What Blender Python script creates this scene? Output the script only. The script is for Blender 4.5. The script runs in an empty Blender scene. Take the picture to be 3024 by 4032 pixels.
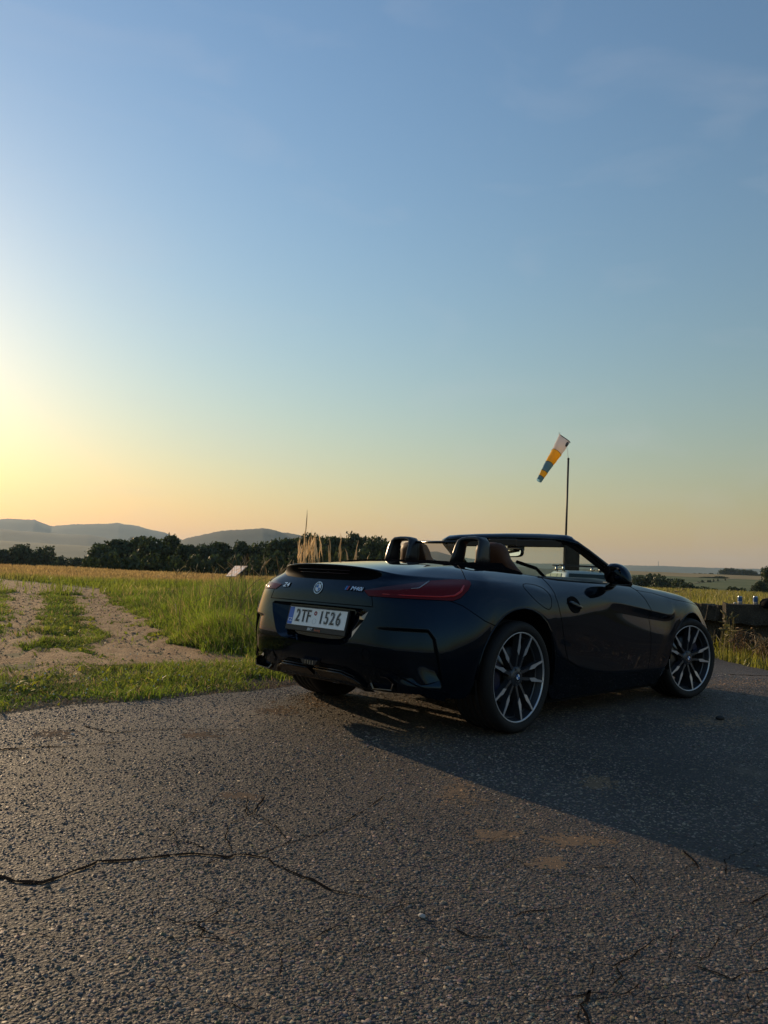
import bpy, bmesh, math, random
import numpy as np
from mathutils import Vector, Matrix
from mathutils.bvhtree import BVHTree
R = math.radians
rnd = random.Random(7)
nrg = np.random.default_rng(11)
scene = bpy.context.scene
C = scene.collection

# ------------------------------------------------------------------ camera
CAM = Vector((-3.904, -3.530, 0.912))
YAW, PITCH, ROLL = R(44.32), R(4.44), R(2.63)
FWD = Vector((math.cos(PITCH)*math.cos(YAW), math.cos(PITCH)*math.sin(YAW), math.sin(PITCH)))
_r0 = Vector((math.sin(YAW), -math.cos(YAW), 0)); _u0 = _r0.cross(FWD)
RIGHT = math.cos(ROLL)*_r0 + math.sin(ROLL)*_u0
UP = -math.sin(ROLL)*_r0 + math.cos(ROLL)*_u0
camd = bpy.data.cameras.new('camera'); cam = bpy.data.objects.new('camera', camd); C.objects.link(cam)
m = Matrix((RIGHT, UP, -FWD)).transposed().to_4x4(); m.translation = CAM
cam.matrix_world = m
camd.sensor_fit = 'HORIZONTAL'; camd.sensor_width = 36; camd.lens = 36*3045/3024
camd.clip_start = 0.05; camd.clip_end = 30000
scene.camera = cam

# ------------------------------------------------------------------ sky, sun, exposure
SUN_AZ, SUN_EL = R(83.0), R(13.5)
world = bpy.data.worlds.new('World'); scene.world = world; world.use_nodes = True
wn = world.node_tree; wn.nodes.clear()
sky = wn.nodes.new('ShaderNodeTexSky'); sky.sky_type = 'NISHITA'; sky.sun_disc = False
sky.sun_elevation = SUN_EL; sky.sun_rotation = R(90) - SUN_AZ
sky.altitude = 300; sky.air_density = 2.36; sky.dust_density = 0.55; sky.ozone_density = 5.6
bg = wn.nodes.new('ShaderNodeBackground'); bg.inputs['Strength'].default_value = 0.145
wo = wn.nodes.new('ShaderNodeOutputWorld')
gam = wn.nodes.new('ShaderNodeGamma'); gam.inputs[1].default_value = 1.10
mul = wn.nodes.new('ShaderNodeMix'); mul.data_type = 'RGBA'; mul.blend_type = 'MULTIPLY'; mul.inputs['Factor'].default_value = 1; mul.inputs['B'].default_value = (1.0, .905, .985, 1)
wn.links.new(sky.outputs[0], gam.inputs[0]); wn.links.new(gam.outputs[0], mul.inputs['A'])
# thin cirrus: stretched noise, only as a faint veil high in the sky
tcw = wn.nodes.new('ShaderNodeTexCoord'); mpw = wn.nodes.new('ShaderNodeMapping'); mpw.inputs['Rotation'].default_value = (0, R(12), R(30)); mpw.inputs['Scale'].default_value = (2.2, 5.0, 13.0)
nzw = wn.nodes.new('ShaderNodeTexNoise'); nzw.inputs['Scale'].default_value = 1.3; nzw.inputs['Detail'].default_value = 6; nzw.inputs['Distortion'].default_value = .5
rmw = wn.nodes.new('ShaderNodeMapRange'); rmw.inputs[1].default_value = .54; rmw.inputs[2].default_value = .80; rmw.inputs[4].default_value = .12
wn.links.new(tcw.outputs['Generated'], mpw.inputs[0]); wn.links.new(mpw.outputs[0], nzw.inputs['Vector']); wn.links.new(nzw.outputs['Fac'], rmw.inputs[0])
vei = wn.nodes.new('ShaderNodeMix'); vei.data_type = 'RGBA'; vei.inputs['B'].default_value = (4.2, 4.1, 4.4, 1)
wn.links.new(rmw.outputs[0], vei.inputs['Factor']); wn.links.new(mul.outputs['Result'], vei.inputs['A'])
wn.links.new(vei.outputs['Result'], bg.inputs['Color']); wn.links.new(bg.outputs[0], wo.inputs['Surface'])
sund = bpy.data.lights.new('sun', 'SUN'); sund.energy = 5.0; sund.angle = R(0.55); sund.color = (1.0, 0.72, 0.42)
sun = bpy.data.objects.new('sun', sund); C.objects.link(sun)
sdir = Vector((math.cos(SUN_EL)*math.cos(SUN_AZ), math.cos(SUN_EL)*math.sin(SUN_AZ), math.sin(SUN_EL)))
sun.rotation_euler = sdir.to_track_quat('Z', 'Y').to_euler()
scene.view_settings.view_transform = 'Standard'; scene.view_settings.look = 'None'
scene.view_settings.exposure = 0.06; scene.view_settings.gamma = 1.0; scene.view_settings.use_curve_mapping = False
scene.render.engine = 'CYCLES'
scene.cycles.use_denoising = True
scene.cycles.max_bounces = 10; scene.cycles.transparent_max_bounces = 24

# ------------------------------------------------------------------ helpers
MATS = {}
def mat(name, col=(.5, .5, .5), rough=.5, metal=0., spec=.5, coat=0., coat_rough=.03, trans=0., ior=1.45, emit=None, alpha=1.):
    if name in MATS: return MATS[name]
    M = bpy.data.materials.new(name); M.use_nodes = True
    b = M.node_tree.nodes['Principled BSDF']
    b.inputs['Base Color'].default_value = (*col, 1); b.inputs['Roughness'].default_value = rough
    b.inputs['Metallic'].default_value = metal; b.inputs['Specular IOR Level'].default_value = spec
    b.inputs['Coat Weight'].default_value = coat; b.inputs['Coat Roughness'].default_value = coat_rough
    b.inputs['Transmission Weight'].default_value = trans; b.inputs['IOR'].default_value = ior
    b.inputs['Alpha'].default_value = alpha
    if emit:
        b.inputs['Emission Color'].default_value = (*emit[:3], 1); b.inputs['Emission Strength'].default_value = emit[3]
    MATS[name] = M
    return M
def nodes(M): return M.node_tree.nodes, M.node_tree.links
def tag(o, label=None, cat=None, group=None, kind=None):
    if label: o['label'] = label
    if cat: o['category'] = cat
    if group: o['group'] = group
    if kind: o['kind'] = kind
    return o
def empty(name, loc=(0, 0, 0), rz=0.):
    o = bpy.data.objects.new(name, None); C.objects.link(o); o.location = loc; o.rotation_euler = (0, 0, rz)
    o.empty_display_size = .2
    return o
def link(name, me, m=None, parent=None, smooth=True):
    o = bpy.data.objects.new(name, me); C.objects.link(o)
    if m is not None:
        me.materials.clear(); me.materials.append(m)
    if parent is not None: o.parent = parent
    if smooth and len(me.polygons): me.shade_smooth()
    return o
def mesh_np(name, V, F):
    """V (n,3) array, F (m,k) array with constant k"""
    V = np.asarray(V, np.float32); F = np.asarray(F, np.int32)
    me = bpy.data.meshes.new(name); k = F.shape[1]
    me.vertices.add(len(V)); me.vertices.foreach_set('co', V.ravel())
    me.loops.add(F.size); me.loops.foreach_set('vertex_index', F.ravel())
    me.polygons.add(len(F)); me.polygons.foreach_set('loop_start', np.arange(0, F.size, k, dtype=np.int32))
    me.update(calc_edges=True)
    return me
class MB:
    """collects simple shapes into one mesh"""
    def __init__(s): s.v = []; s.f = []
    def add(s, v, f):
        n = len(s.v); s.v += [tuple(p) for p in v]; s.f += [tuple(i+n for i in q) for q in f]; return s
    def box(s, lo, hi, M=None):
        x0, y0, z0 = lo; x1, y1, z1 = hi
        v = [Vector(p) for p in ((x0,y0,z0),(x1,y0,z0),(x1,y1,z0),(x0,y1,z0),(x0,y0,z1),(x1,y0,z1),(x1,y1,z1),(x0,y1,z1))]
        if M is not None: v = [M @ p for p in v]
        return s.add(v, [(0,3,2,1),(4,5,6,7),(0,1,5,4),(1,2,6,5),(2,3,7,6),(3,0,4,7)])
    def tube(s, path, rad, n=8, closed=False, caps=True):
        P = [Vector(p) for p in path]; N = len(P)
        rad = rad if isinstance(rad, (list, tuple)) else [rad]*N
        rings = []; prev = None
        for i, p in enumerate(P):
            if closed: t = P[(i+1) % N]-P[i-1]
            else: t = P[min(i+1, N-1)]-P[max(i-1, 0)]
            t = t.normalized() if t.length > 1e-9 else Vector((0, 0, 1))
            a = prev if prev is not None else (Vector((0, 0, 1)) if abs(t.z) < .9 else Vector((1, 0, 0)))
            a = (a - t*a.dot(t)); a = a.normalized() if a.length > 1e-6 else t.orthogonal().normalized()
            prev = a; b = t.cross(a)
            rings.append([p + rad[i]*(math.cos(2*math.pi*k/n)*a + math.sin(2*math.pi*k/n)*b) for k in range(n)])
        v = [q for r_ in rings for q in r_]; f = []
        for i in range(N if closed else N-1):
            j = (i+1) % N
            for k in range(n):
                f.append((i*n+k, i*n+(k+1) % n, j*n+(k+1) % n, j*n+k))
        if caps and not closed:
            f.append(tuple(range(n))[::-1]); f.append(tuple((N-1)*n+k for k in range(n)))
        return s.add(v, f)
    def loft(s, rings, closed=True, caps=True):
        n = len(rings[0]); v = [q for r_ in rings for q in r_]; f = []
        for i in range(len(rings)-1):
            for k in range(n if closed else n-1):
                f.append((i*n+k, i*n+(k+1) % n, (i+1)*n+(k+1) % n, (i+1)*n+k))
        if caps and closed:
            f.append(tuple(range(n))[::-1]); f.append(tuple((len(rings)-1)*n+k for k in range(n)))
        return s.add(v, f)
    def mesh(s, name='m'):
        me = bpy.data.meshes.new(name); me.from_pydata([tuple(p) for p in s.v], [], s.f); me.update(); return me
    def build(s, name, m, parent=None, smooth=False, bevel=0., seg=2, angle=35):
        o = link(name, s.mesh(name), m, parent, smooth)
        if bevel:
            bm_ = bmesh.new(); bm_.from_mesh(o.data)
            bmesh.ops.recalc_face_normals(bm_, faces=bm_.faces)
            ed = [e for e in bm_.edges if len(e.link_faces) == 2 and e.calc_face_angle(0) > R(angle)]
            bmesh.ops.bevel(bm_, geom=ed, offset=bevel, segments=seg, affect='EDGES', profile=.6, clamp_overlap=True)
            bm_.to_mesh(o.data); bm_.free(); o.data.update()
            if smooth: o.data.shade_smooth()
        return o
def smoothstep(a, b, x):
    t = np.clip((x-a)/(b-a), 0, 1); return t*t*(3-2*t)
def vnoise(x, y, s, seed=0):
    """cheap smooth noise 0..1"""
    r_ = np.random.default_rng(seed); k = 64; T = r_.random((k, k))
    u = x*s+1000; v = y*s+1000; i = np.floor(u).astype(int); j = np.floor(v).astype(int); fu = u-i; fv = v-j
    fu = fu*fu*(3-2*fu); fv = fv*fv*(3-2*fv)
    g_ = lambda a, b: T[a % k, b % k]
    return (g_(i, j)*(1-fu)+g_(i+1, j)*fu)*(1-fv)+(g_(i, j+1)*(1-fu)+g_(i+1, j+1)*fu)*fv
# ================================================================== ground, road, fields, hills
HORZ = lambda u: 2252.1 + (u-1501.2)*(2311.35-2252.14)/(2791.2-1501.2)      # level line in photo pixels, for laying out far things
def ray_dir(u, v):
    d = FWD + RIGHT*((u-1512)/3045) - UP*((v-2016)/3045); return d
def at(u, v, dist):
    """point on the sight line of a photo pixel at a horizontal distance in metres"""
    d = ray_dir(u, v); h = math.hypot(d.x, d.y); return CAM + d*(dist/h)
def alpha(x, y):
    a = np.degrees(np.arctan2(y-CAM.y, x-CAM.x))-math.degrees(YAW)
    return (a+180) % 360-180
RR = np.array([0, 30, 45, 60, 80, 110, 140, 180, 260, 350, 500, 700, 900, 1000, 1300, 2000, 4000, 9000], float)
ZL = np.array([0, 0, 0, 0, -1.5, -4, -6.5, -9, -13, -16, -20, -24, -26, -27, -30, -30, -30, -30], float)
ZR = np.array([0, 0, 0, 0, 0, 0, -1.2, -2.6, -3.2, -2.2, 2.5, 8.5, 14.6, 15.2, 4, -10, -10, -10], float)
ZM = np.array([0, -.3, -.5, -.8, -1.2, -3, -5, -8, -13, -16, -20, -24, -26, -27, -30, -30, -30, -30], float)
def ground_z(x, y):
    x = np.asarray(x, float); y = np.asarray(y, float)
    r = np.hypot(x-CAM.x, y-CAM.y); a = alpha(x, y)
    wl = smoothstep(-4, 2, a)*(1-smoothstep(70, 100, a)); wr = (1-smoothstep(-17, -14.5, a))*smoothstep(-80, -50, a)
    wm = np.clip(1-wl-wr, 0, 1)
    z = wl*np.interp(r, RR, ZL)+wr*np.interp(r, RR, ZR)+wm*np.interp(r, RR, ZM)
    return z
def soil_material(name, c1, c2, scale, c3=None, bump=.02):
    M = bpy.data.materials.new(name); M.use_nodes = True; N, L = nodes(M); b = N['Principled BSDF']
    tc = N.new('ShaderNodeTexCoord'); n1 = N.new('ShaderNodeTexNoise'); n1.inputs['Scale'].default_value = scale; n1.inputs['Detail'].default_value = 8
    L.new(tc.outputs['Object'], n1.inputs['Vector'])
    cr = N.new('ShaderNodeValToRGB'); cr.color_ramp.elements[0].position = .35; cr.color_ramp.elements[1].position = .65
    cr.color_ramp.elements[0].color = (*c1, 1); cr.color_ramp.elements[1].color = (*c2, 1)
    L.new(n1.outputs['Fac'], cr.inputs['Fac']); out = cr.outputs['Color']
    n2 = N.new('ShaderNodeTexNoise'); n2.inputs['Scale'].default_value = scale*14; n2.inputs['Detail'].default_value = 6; L.new(tc.outputs['Object'], n2.inputs['Vector'])
    if c3:
        mx = N.new('ShaderNodeMix'); mx.data_type = 'RGBA'; cr2 = N.new('ShaderNodeValToRGB'); cr2.color_ramp.elements[0].position = .5; cr2.color_ramp.elements[1].position = .68
        L.new(n2.outputs['Fac'], cr2.inputs['Fac']); L.new(cr2.outputs['Color'], mx.inputs['Factor']); L.new(out, mx.inputs['A']); mx.inputs['B'].default_value = (*c3, 1); out = mx.outputs['Result']
    L.new(out, b.inputs['Base Color']); b.inputs['Roughness'].default_value = .95; b.inputs['Specular IOR Level'].default_value = .15
    if bump:
        bp = N.new('ShaderNodeBump'); bp.inputs['Distance'].default_value = bump; L.new(n2.outputs['Fac'], bp.inputs['Height']); L.new(bp.outputs[0], b.inputs['Normal'])
    MATS[name] = M
    return M
# --- one big sheet
rs = np.concatenate([np.linspace(0, 60, 61), np.geomspace(62, 10800, 86)]); na = 288
an = np.linspace(0, 2*np.pi, na, endpoint=False)
V = [(CAM.x, CAM.y, -.02)]
Rg, Ag = np.meshgrid(rs[1:], an, indexing='ij')
X = CAM.x+Rg*np.cos(Ag); Y = CAM.y+Rg*np.sin(Ag); Z = ground_z(X, Y)-.02
V = np.concatenate([np.array([[CAM.x, CAM.y, -.02]]), np.stack([X, Y, Z], -1).reshape(-1, 3)])
nr = len(rs)-1
i0 = (1+np.arange(nr-1)[:, None]*na+np.arange(na)[None, :]); i1 = 1+np.arange(nr-1)[:, None]*na+(np.arange(na)[None, :]+1) % na
F = np.stack([i0, i0+na, i1+na, i1], -1).reshape(-1, 4)
F0 = np.stack([np.zeros(na, int), 1+np.arange(na), 1+(np.arange(na)+1) % na, np.zeros(na, int)], -1)
me = mesh_np('ground', V, F); 
soil = soil_material('meadow_soil', (.045, .05, .018), (.085, .075, .03), .22, (.10, .075, .035))
g = link('ground', me, soil); tag(g, kind='structure')
b_ = bmesh.new(); b_.from_mesh(me); b_.verts.ensure_lookup_table()
for k in range(na): b_.faces.new([b_.verts[0], b_.verts[1+k], b_.verts[1+(k+1) % na]])
b_.to_mesh(me); b_.free(); me.shade_smooth()

# --- asphalt yard
def asphalt_material():
    M = bpy.data.materials.new('asphalt'); M.use_nodes = True; N, L = nodes(M); b = N['Principled BSDF']
    tc = N.new('ShaderNodeTexCoord')
    wob = N.new('ShaderNodeTexNoise'); wob.inputs['Scale'].default_value = 40; L.new(tc.outputs['Object'], wob.inputs['Vector'])
    add = N.new('ShaderNodeVectorMath'); add.operation = 'MULTIPLY_ADD'; add.inputs[1].default_value = (.012, .012, .012)
    L.new(wob.outputs['Color'], add.inputs[0]); L.new(tc.outputs['Object'], add.inputs[2])
    v1 = N.new('ShaderNodeTexVoronoi'); v1.inputs['Scale'].default_value = 78; L.new(add.outputs[0], v1.inputs['Vector'])
    v2 = N.new('ShaderNodeTexVoronoi'); v2.inputs['Scale'].default_value = 180; L.new(add.outputs[0], v2.inputs['Vector'])
    # stone tops: 1 in the middle of a stone, 0 in the binder
    h1 = N.new('ShaderNodeMapRange'); h1.inputs[1].default_value = .08; h1.inputs[2].default_value = .62; h1.inputs[3].default_value = 1; h1.inputs[4].default_value = 0; L.new(v1.outputs['Distance'], h1.inputs[0])
    h2 = N.new('ShaderNodeMapRange'); h2.inputs[1].default_value = .1; h2.inputs[2].default_value = .6; h2.inputs[3].default_value = .45; h2.inputs[4].default_value = 0; L.new(v2.outputs['Distance'], h2.inputs[0])
    sx = N.new('ShaderNodeSeparateColor'); L.new(v1.outputs['Color'], sx.inputs[0])
    hm = N.new('ShaderNodeMath'); hm.operation = 'MULTIPLY'; L.new(h1.outputs[0], hm.inputs[0])
    hr = N.new('ShaderNodeMapRange'); hr.inputs[3].default_value = .35; hr.inputs[4].default_value = 1.0; L.new(sx.outputs['Green'], hr.inputs[0]); L.new(hr.outputs[0], hm.inputs[1])
    mxh = N.new('ShaderNodeMath'); mxh.operation = 'MAXIMUM'; L.new(hm.outputs[0], mxh.inputs[0]); L.new(h2.outputs[0], mxh.inputs[1])
    big = N.new('ShaderNodeTexNoise'); big.inputs['Scale'].default_value = 3.0; big.inputs['Detail'].default_value = 5; L.new(tc.outputs['Object'], big.inputs['Vector'])
    sm = N.new('ShaderNodeMath'); sm.operation = 'MULTIPLY_ADD'; sm.inputs[1].default_value = 2.2; L.new(big.outputs['Fac'], sm.inputs[0]); L.new(mxh.outputs[0], sm.inputs[2])
    bp = N.new('ShaderNodeBump'); bp.inputs['Strength'].default_value = .85; bp.inputs['Distance'].default_value = .0055; L.new(sm.outputs[0], bp.inputs['Height']); L.new(bp.outputs[0], b.inputs['Normal'])
    # colour: binder to stone, stones vary
    st = N.new('ShaderNodeValToRGB'); e = st.color_ramp.elements; e[0].position = 0; e[0].color = (.065, .059, .055, 1); e[1].position = 1; e[1].color = (.19, .165, .145, 1)
    x = st.color_ramp.elements.new(.6); x.color = (.105, .094, .086, 1)
    L.new(sx.outputs['Red'], st.inputs['Fac'])
    mx = N.new('ShaderNodeMix'); mx.data_type = 'RGBA'; mx.inputs['A'].default_value = (.050, .043, .037, 1); L.new(mxh.outputs[0], mx.inputs['Factor']); L.new(st.outputs['Color'], mx.inputs['B'])
    # dusty earth trodden in, in patches
    d1 = N.new('ShaderNodeTexNoise'); d1.inputs['Scale'].default_value = .9; d1.inputs['Detail'].default_value = 9; d1.inputs['Roughness'].default_value = .62; L.new(tc.outputs['Object'], d1.inputs['Vector'])
    dr = N.new('ShaderNodeMapRange'); dr.inputs[1].default_value = .545; dr.inputs[2].default_value = .68; dr.inputs[4].default_value = .75; L.new(d1.outputs['Fac'], dr.inputs[0])
    inv = N.new('ShaderNodeMath'); inv.operation = 'MULTIPLY_ADD'; inv.inputs[1].default_value = -.55; inv.inputs[2].default_value = 1.0; L.new(mxh.outputs[0], inv.inputs[0])
    dm = N.new('ShaderNodeMath'); dm.operation = 'MULTIPLY'; L.new(dr.outputs[0], dm.inputs[0]); L.new(inv.outputs[0], dm.inputs[1])
    mx2 = N.new('ShaderNodeMix'); mx2.data_type = 'RGBA'; L.new(dm.outputs[0], mx2.inputs['Factor']); L.new(mx.outputs['Result'], mx2.inputs['A']); mx2.inputs['B'].default_value = (.20, .145, .095, 1)
    # broad tone changes
    t1 = N.new('ShaderNodeTexNoise'); t1.inputs['Scale'].default_value = .7; t1.inputs['Detail'].default_value = 7; L.new(tc.outputs['Object'], t1.inputs['Vector'])
    tr = N.new('ShaderNodeMapRange'); tr.inputs[1].default_value = .3; tr.inputs[2].default_value = .7; tr.inputs[3].default_value = .62; tr.inputs[4].default_value = 1.42; L.new(t1.outputs['Fac'], tr.inputs[0])
    vm = N.new('ShaderNodeVectorMath'); vm.operation = 'SCALE'; L.new(mx2.outputs['Result'], vm.inputs[0]); L.new(tr.outputs[0], vm.inputs['Scale'])
    L.new(vm.outputs[0], b.inputs['Base Color'])
    b.inputs['Roughness'].default_value = .72; b.inputs['Specular IOR Level'].default_value = .22
    return M
edge = [(-16, 1.30)]
for x in np.arange(-9, 3.01, .10):
    edge.append((x, 1.19+.035*math.sin(x*2.1)+.02*math.sin(x*7.3+1)+rnd.uniform(-.022, .022)))
for (xa, ya), (xb, yb) in (((3.0, 1.2), (6.4, .47)), ((6.4, .47), (5.5, -.52)), ((5.5, -.52), (5.3, -1.0)), ((5.3, -1.0), (6.2, -1.9)), ((6.2, -1.9), (14, -6.5)), ((14, -6.5), (60, -30))):  # last stretches, out of view, added to darken what the door reflects
    for t in np.linspace(0, 1, 12)[1:]:
        edge.append((xa+(xb-xa)*t+rnd.uniform(-.04, .04), ya+(yb-ya)*t+rnd.uniform(-.03, .03)))
edge += [(-20, -30), (-20, 1.3)]
n = len(edge)
mb = MB(); mb.add([(x, y, 0) for x, y in edge]+[(x+(.0), y+(.03 if y > 0 else 0), -.03) for x, y in edge], [tuple(range(n))[::-1]]+[(i, (i+1) % n, n+(i+1) % n, n+i) for i in range(n)])
asph = mb.build('asphalt_yard', asphalt_material(), None)
b_ = bmesh.new(); b_.from_mesh(asph.data); bmesh.ops.recalc_face_normals(b_, faces=b_.faces)
bmesh.ops.triangulate(b_, faces=[f for f in b_.faces if len(f.verts) > 4]); b_.to_mesh(asph.data); b_.free(); tag(asph, kind='structure')
# cracks: ragged dark strips in the surface
crackm = mat('crack_dark', (.014, .012, .011), 1.0, 0, 0.)
CRK = []
def gp(u, v):
    d = ray_dir(u, v); t = -CAM.z/d.z; p = CAM+d*t; return (p.x, p.y)
def crack(px, w0, w1):
    P = [Vector(gp(*p)) for p in px]; pts = []
    for a, b in zip(P[:-1], P[1:]):
        k = max(2, int((b-a).length/.03))
        for i in range(k): pts.append(a.lerp(b, i/k))
    pts.append(P[-1]); ctr = []
    off = 0.
    for p in pts:
        off = off*.8+rnd.gauss(0, .006); ctr.append(p+Vector((off, off*.6+rnd.gauss(0, .003))))
    L_, R_ = [], []
    for i, p in enumerate(ctr):
        t = (ctr[min(i+1, len(ctr)-1)]-ctr[max(i-1, 0)]).normalized(); nn = Vector((-t.y, t.x))
        f = i/max(1, len(ctr)-1); w = 1.0*(w0+(w1-w0)*f)*rnd.uniform(.35, 1.3)*(1 if 0 < i < len(ctr)-1 else .1)
        L_.append((p.x+nn.x*w, p.y+nn.y*w, .0035)); R_.append((p.x-nn.x*w, p.y-nn.y*w, .0035))
    CRK.extend([(p.x, p.y, max(w0, w1)*1.6) for p in ctr])
    MB().loft([L_, R_], False, False).build('crack', crackm, asph)
crack([(-60,3450),(60,3470),(180,3470),(300,3430),(400,3385),(560,3375),(760,3370),(900,3378),(930,3365),(1050,3390),(1200,3450),(1340,3520),(1500,3550)], .011, .005)
crack([(930,3365),(890,3290),(900,3250),(1000,3200),(1040,3140)], .002, .004)
crack([(1110,3330),(1250,3290),(1360,3240),(1450,3180),(1520,3130)], .002, .003)
crack([(-40,2960),(120,2945),(250,2940),(400,2930),(520,2915)], .010, .004)
crack([(1000,2880),(850,2875),(700,2870),(560,2880),(440,2890),(330,2858)], .003, .006)
crack([(2690,3350),(2740,3400),(2760,3440)], .004, .002)
crack([(2600,3700),(2480,3760),(2420,3800),(2300,3780),(2180,3760)], .0025, .0015)
crack([(2420,3800),(2450,3850),(2400,3900)], .002, .001)
crack([(3060,3500),(2960,3560),(2900,3560)], .004, .003)
crack([(3060,3810),(2980,3840),(2900,3880),(2700,3800)], .004, .002)
crack([(2340,4060),(2290,3960),(2330,3900),(2260,3920),(2180,3930),(2050,3950)], .004, .002)
crack([(1780,3650),(1850,3680),(1950,3700)], .004, .002)
crack([(2020,3620),(2100,3590),(2250,3560)], .003, .002)
crack([(2860,2655),(2960,2660),(3060,2662)], .018, .012)
rc_ = random.Random(21)
for i in range(70):
    u = 3050*rc_.random()**.75; v = rc_.uniform(2960, 4020)
    if 1500 < u and v < 3300: continue
    a_ = rc_.uniform(0, 6.28); pts_ = [(u, v)]
    for k in range(rc_.randint(3, 6)):
        a_ += rc_.gauss(0, .55); st_ = rc_.uniform(50, 120); u += math.cos(a_)*st_; v += math.sin(a_)*st_*.45; pts_.append((u, max(2850, v)))
    crack(pts_, rc_.uniform(.0010, .0026), .0007)
# stone chips standing out of the worn surface, thickest near the camera
def chips():
    n = 285000; r = nrg.uniform(1.0, 10.5, n); a = np.radians(nrg.uniform(-56, 36, n)+math.degrees(YAW))
    x = CAM.x+r*np.cos(a); y = CAM.y+r*np.sin(a)
    k = (y < 1.12) & (x < 4.6) & (r > .9)
    cx, cy, cw = (np.array(v) for v in zip(*CRK))
    near = np.zeros(n, bool)
    for i in range(0, n, 4000):
        d2 = (x[i:i+4000, None]-cx)**2+(y[i:i+4000, None]-cy)**2; near[i:i+4000] = (d2 < (cw*.75+.001)**2).any(1)
    k &= ~near & (nrg.random(n) < .45+.9*vnoise(x, y, 1.6, 53)); x, y, r = x[k], y[k], r[k]; n = len(x)
    # trodden earth in patches
    dust = np.zeros(n)
    for u, v, ru, rv in DUST:
        px, py = gp(u, v); qx, qy = gp(u+ru, v); wx, wy = gp(u, v+rv)
        A = np.array([[qx-px, wx-px], [qy-py, wy-py]]); q = np.linalg.solve(A, np.stack([x-px, y-py])); dust = np.maximum(dust, np.clip(1.3-np.hypot(*q), 0, 1))
    dust = (dust > nrg.random(n)*.9).astype(float)
    s = (.0036+.0006*r)*np.exp(nrg.normal(-.05, .26, n)); h = s*nrg.uniform(.22, .7, n)
    m_ = 5; ang = nrg.uniform(0, 6.28, n)[:, None]+np.arange(m_)[None]*2*np.pi/m_+nrg.normal(0, .25, (n, m_)); rad = s[:, None]*nrg.uniform(.7, 1.25, (n, m_)); el_ = nrg.uniform(.6, 1., n)[:, None]
    V = np.zeros((n, m_+1, 3)); V[:, :m_, 0] = x[:, None]+rad*np.cos(ang); V[:, :m_, 1] = y[:, None]+rad*np.sin(ang)*el_; V[:, :m_, 2] = .0004
    V[:, m_, 0] = x+nrg.normal(0, .35, n)*s; V[:, m_, 1] = y+nrg.normal(0, .35, n)*s; V[:, m_, 2] = h
    b = np.arange(n)[:, None]*(m_+1); F = np.concatenate([b+[i, (i+1) % m_, m_] for i in range(m_)])
    me = mesh_np('chips', V.reshape(-1, 3), F); ca = me.color_attributes.new('col', 'FLOAT_COLOR', 'POINT')
    t = nrg.random(n)**2.2; c = np.array([.086, .067, .051])[None]*(1-t[:, None])+np.array([.28, .225, .17])[None]*t[:, None]; c += nrg.normal(0, .008, (n, 3))
    c *= (.62+.8*vnoise(x, y, 1.1, 51)*.6+.8*vnoise(x, y, 3.7, 52)*.4)[:, None]
    c = c*(1-dust[:, None]*.85)+np.array([.30, .19, .105])[None]*dust[:, None]*.85
    ca.data.foreach_set('color', np.repeat(np.concatenate([np.clip(c, .01, 1), np.ones((n, 1))], 1), m_+1, 0).astype(np.float32).ravel())
    M = mat('stone_chip', (.1, .1, .1), .6, 0, .2); N, L = nodes(M); at_ = N.new('ShaderNodeAttribute'); at_.attribute_name = 'col'; L.new(at_.outputs['Color'], N['Principled BSDF'].inputs['Base Color'])
    o = link('stone_chips', me, M, asph, False); o['kind'] = 'stuff'
def dust():
    X = []
    for u, v, ru, rv in DUST:
        px, py = gp(u, v); qx, qy = gp(u+ru, v); wx, wy = gp(u, v+rv); n = 230
        a = nrg.normal(0, .62, (n, 2)); X.append(np.stack([px+a[:, 0]*(qx-px)+a[:, 1]*(wx-px), py+a[:, 0]*(qy-py)+a[:, 1]*(wy-py)], -1))
    X = np.concatenate(X); x, y = X[:, 0], X[:, 1]; n = len(x); s = .0075*np.exp(nrg.normal(0, .45, n)); m_ = 5
    ang = nrg.uniform(0, 6.28, n)[:, None]+np.arange(m_)[None]*2*np.pi/m_; rad = s[:, None]*nrg.uniform(.5, 1.5, (n, m_))
    V = np.zeros((n, m_+1, 3)); V[:, :m_, 0] = x[:, None]+rad*np.cos(ang); V[:, :m_, 1] = y[:, None]+rad*np.sin(ang); V[:, :m_, 2] = .0006; V[:, m_, 0] = x; V[:, m_, 1] = y; V[:, m_, 2] = nrg.uniform(.0012, .0024, n)
    b = np.arange(n)[:, None]*(m_+1); F = np.concatenate([b+[i, (i+1) % m_, m_] for i in range(m_)])
    o = link('dust_crumbs', mesh_np('dust', V.reshape(-1, 3), F), mat('tan_dust', (.18, .128, .085), 1.0, 0, 0.), asph, False); o['kind'] = 'stuff'
DUST = [(1240,2765,150,28),(1090,2800,60,12),(1800,3120,70,50),(1950,3290,75,18),(2260,3310,120,22),(950,3135,60,10),(2900,2690,160,18),(2820,2840,150,28),(1640,2910,110,28),(2350,3080,60,25),(790,2895,60,10),(200,2890,90,16),(2170,3400,50,16)]
chips(); dust()
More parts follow.
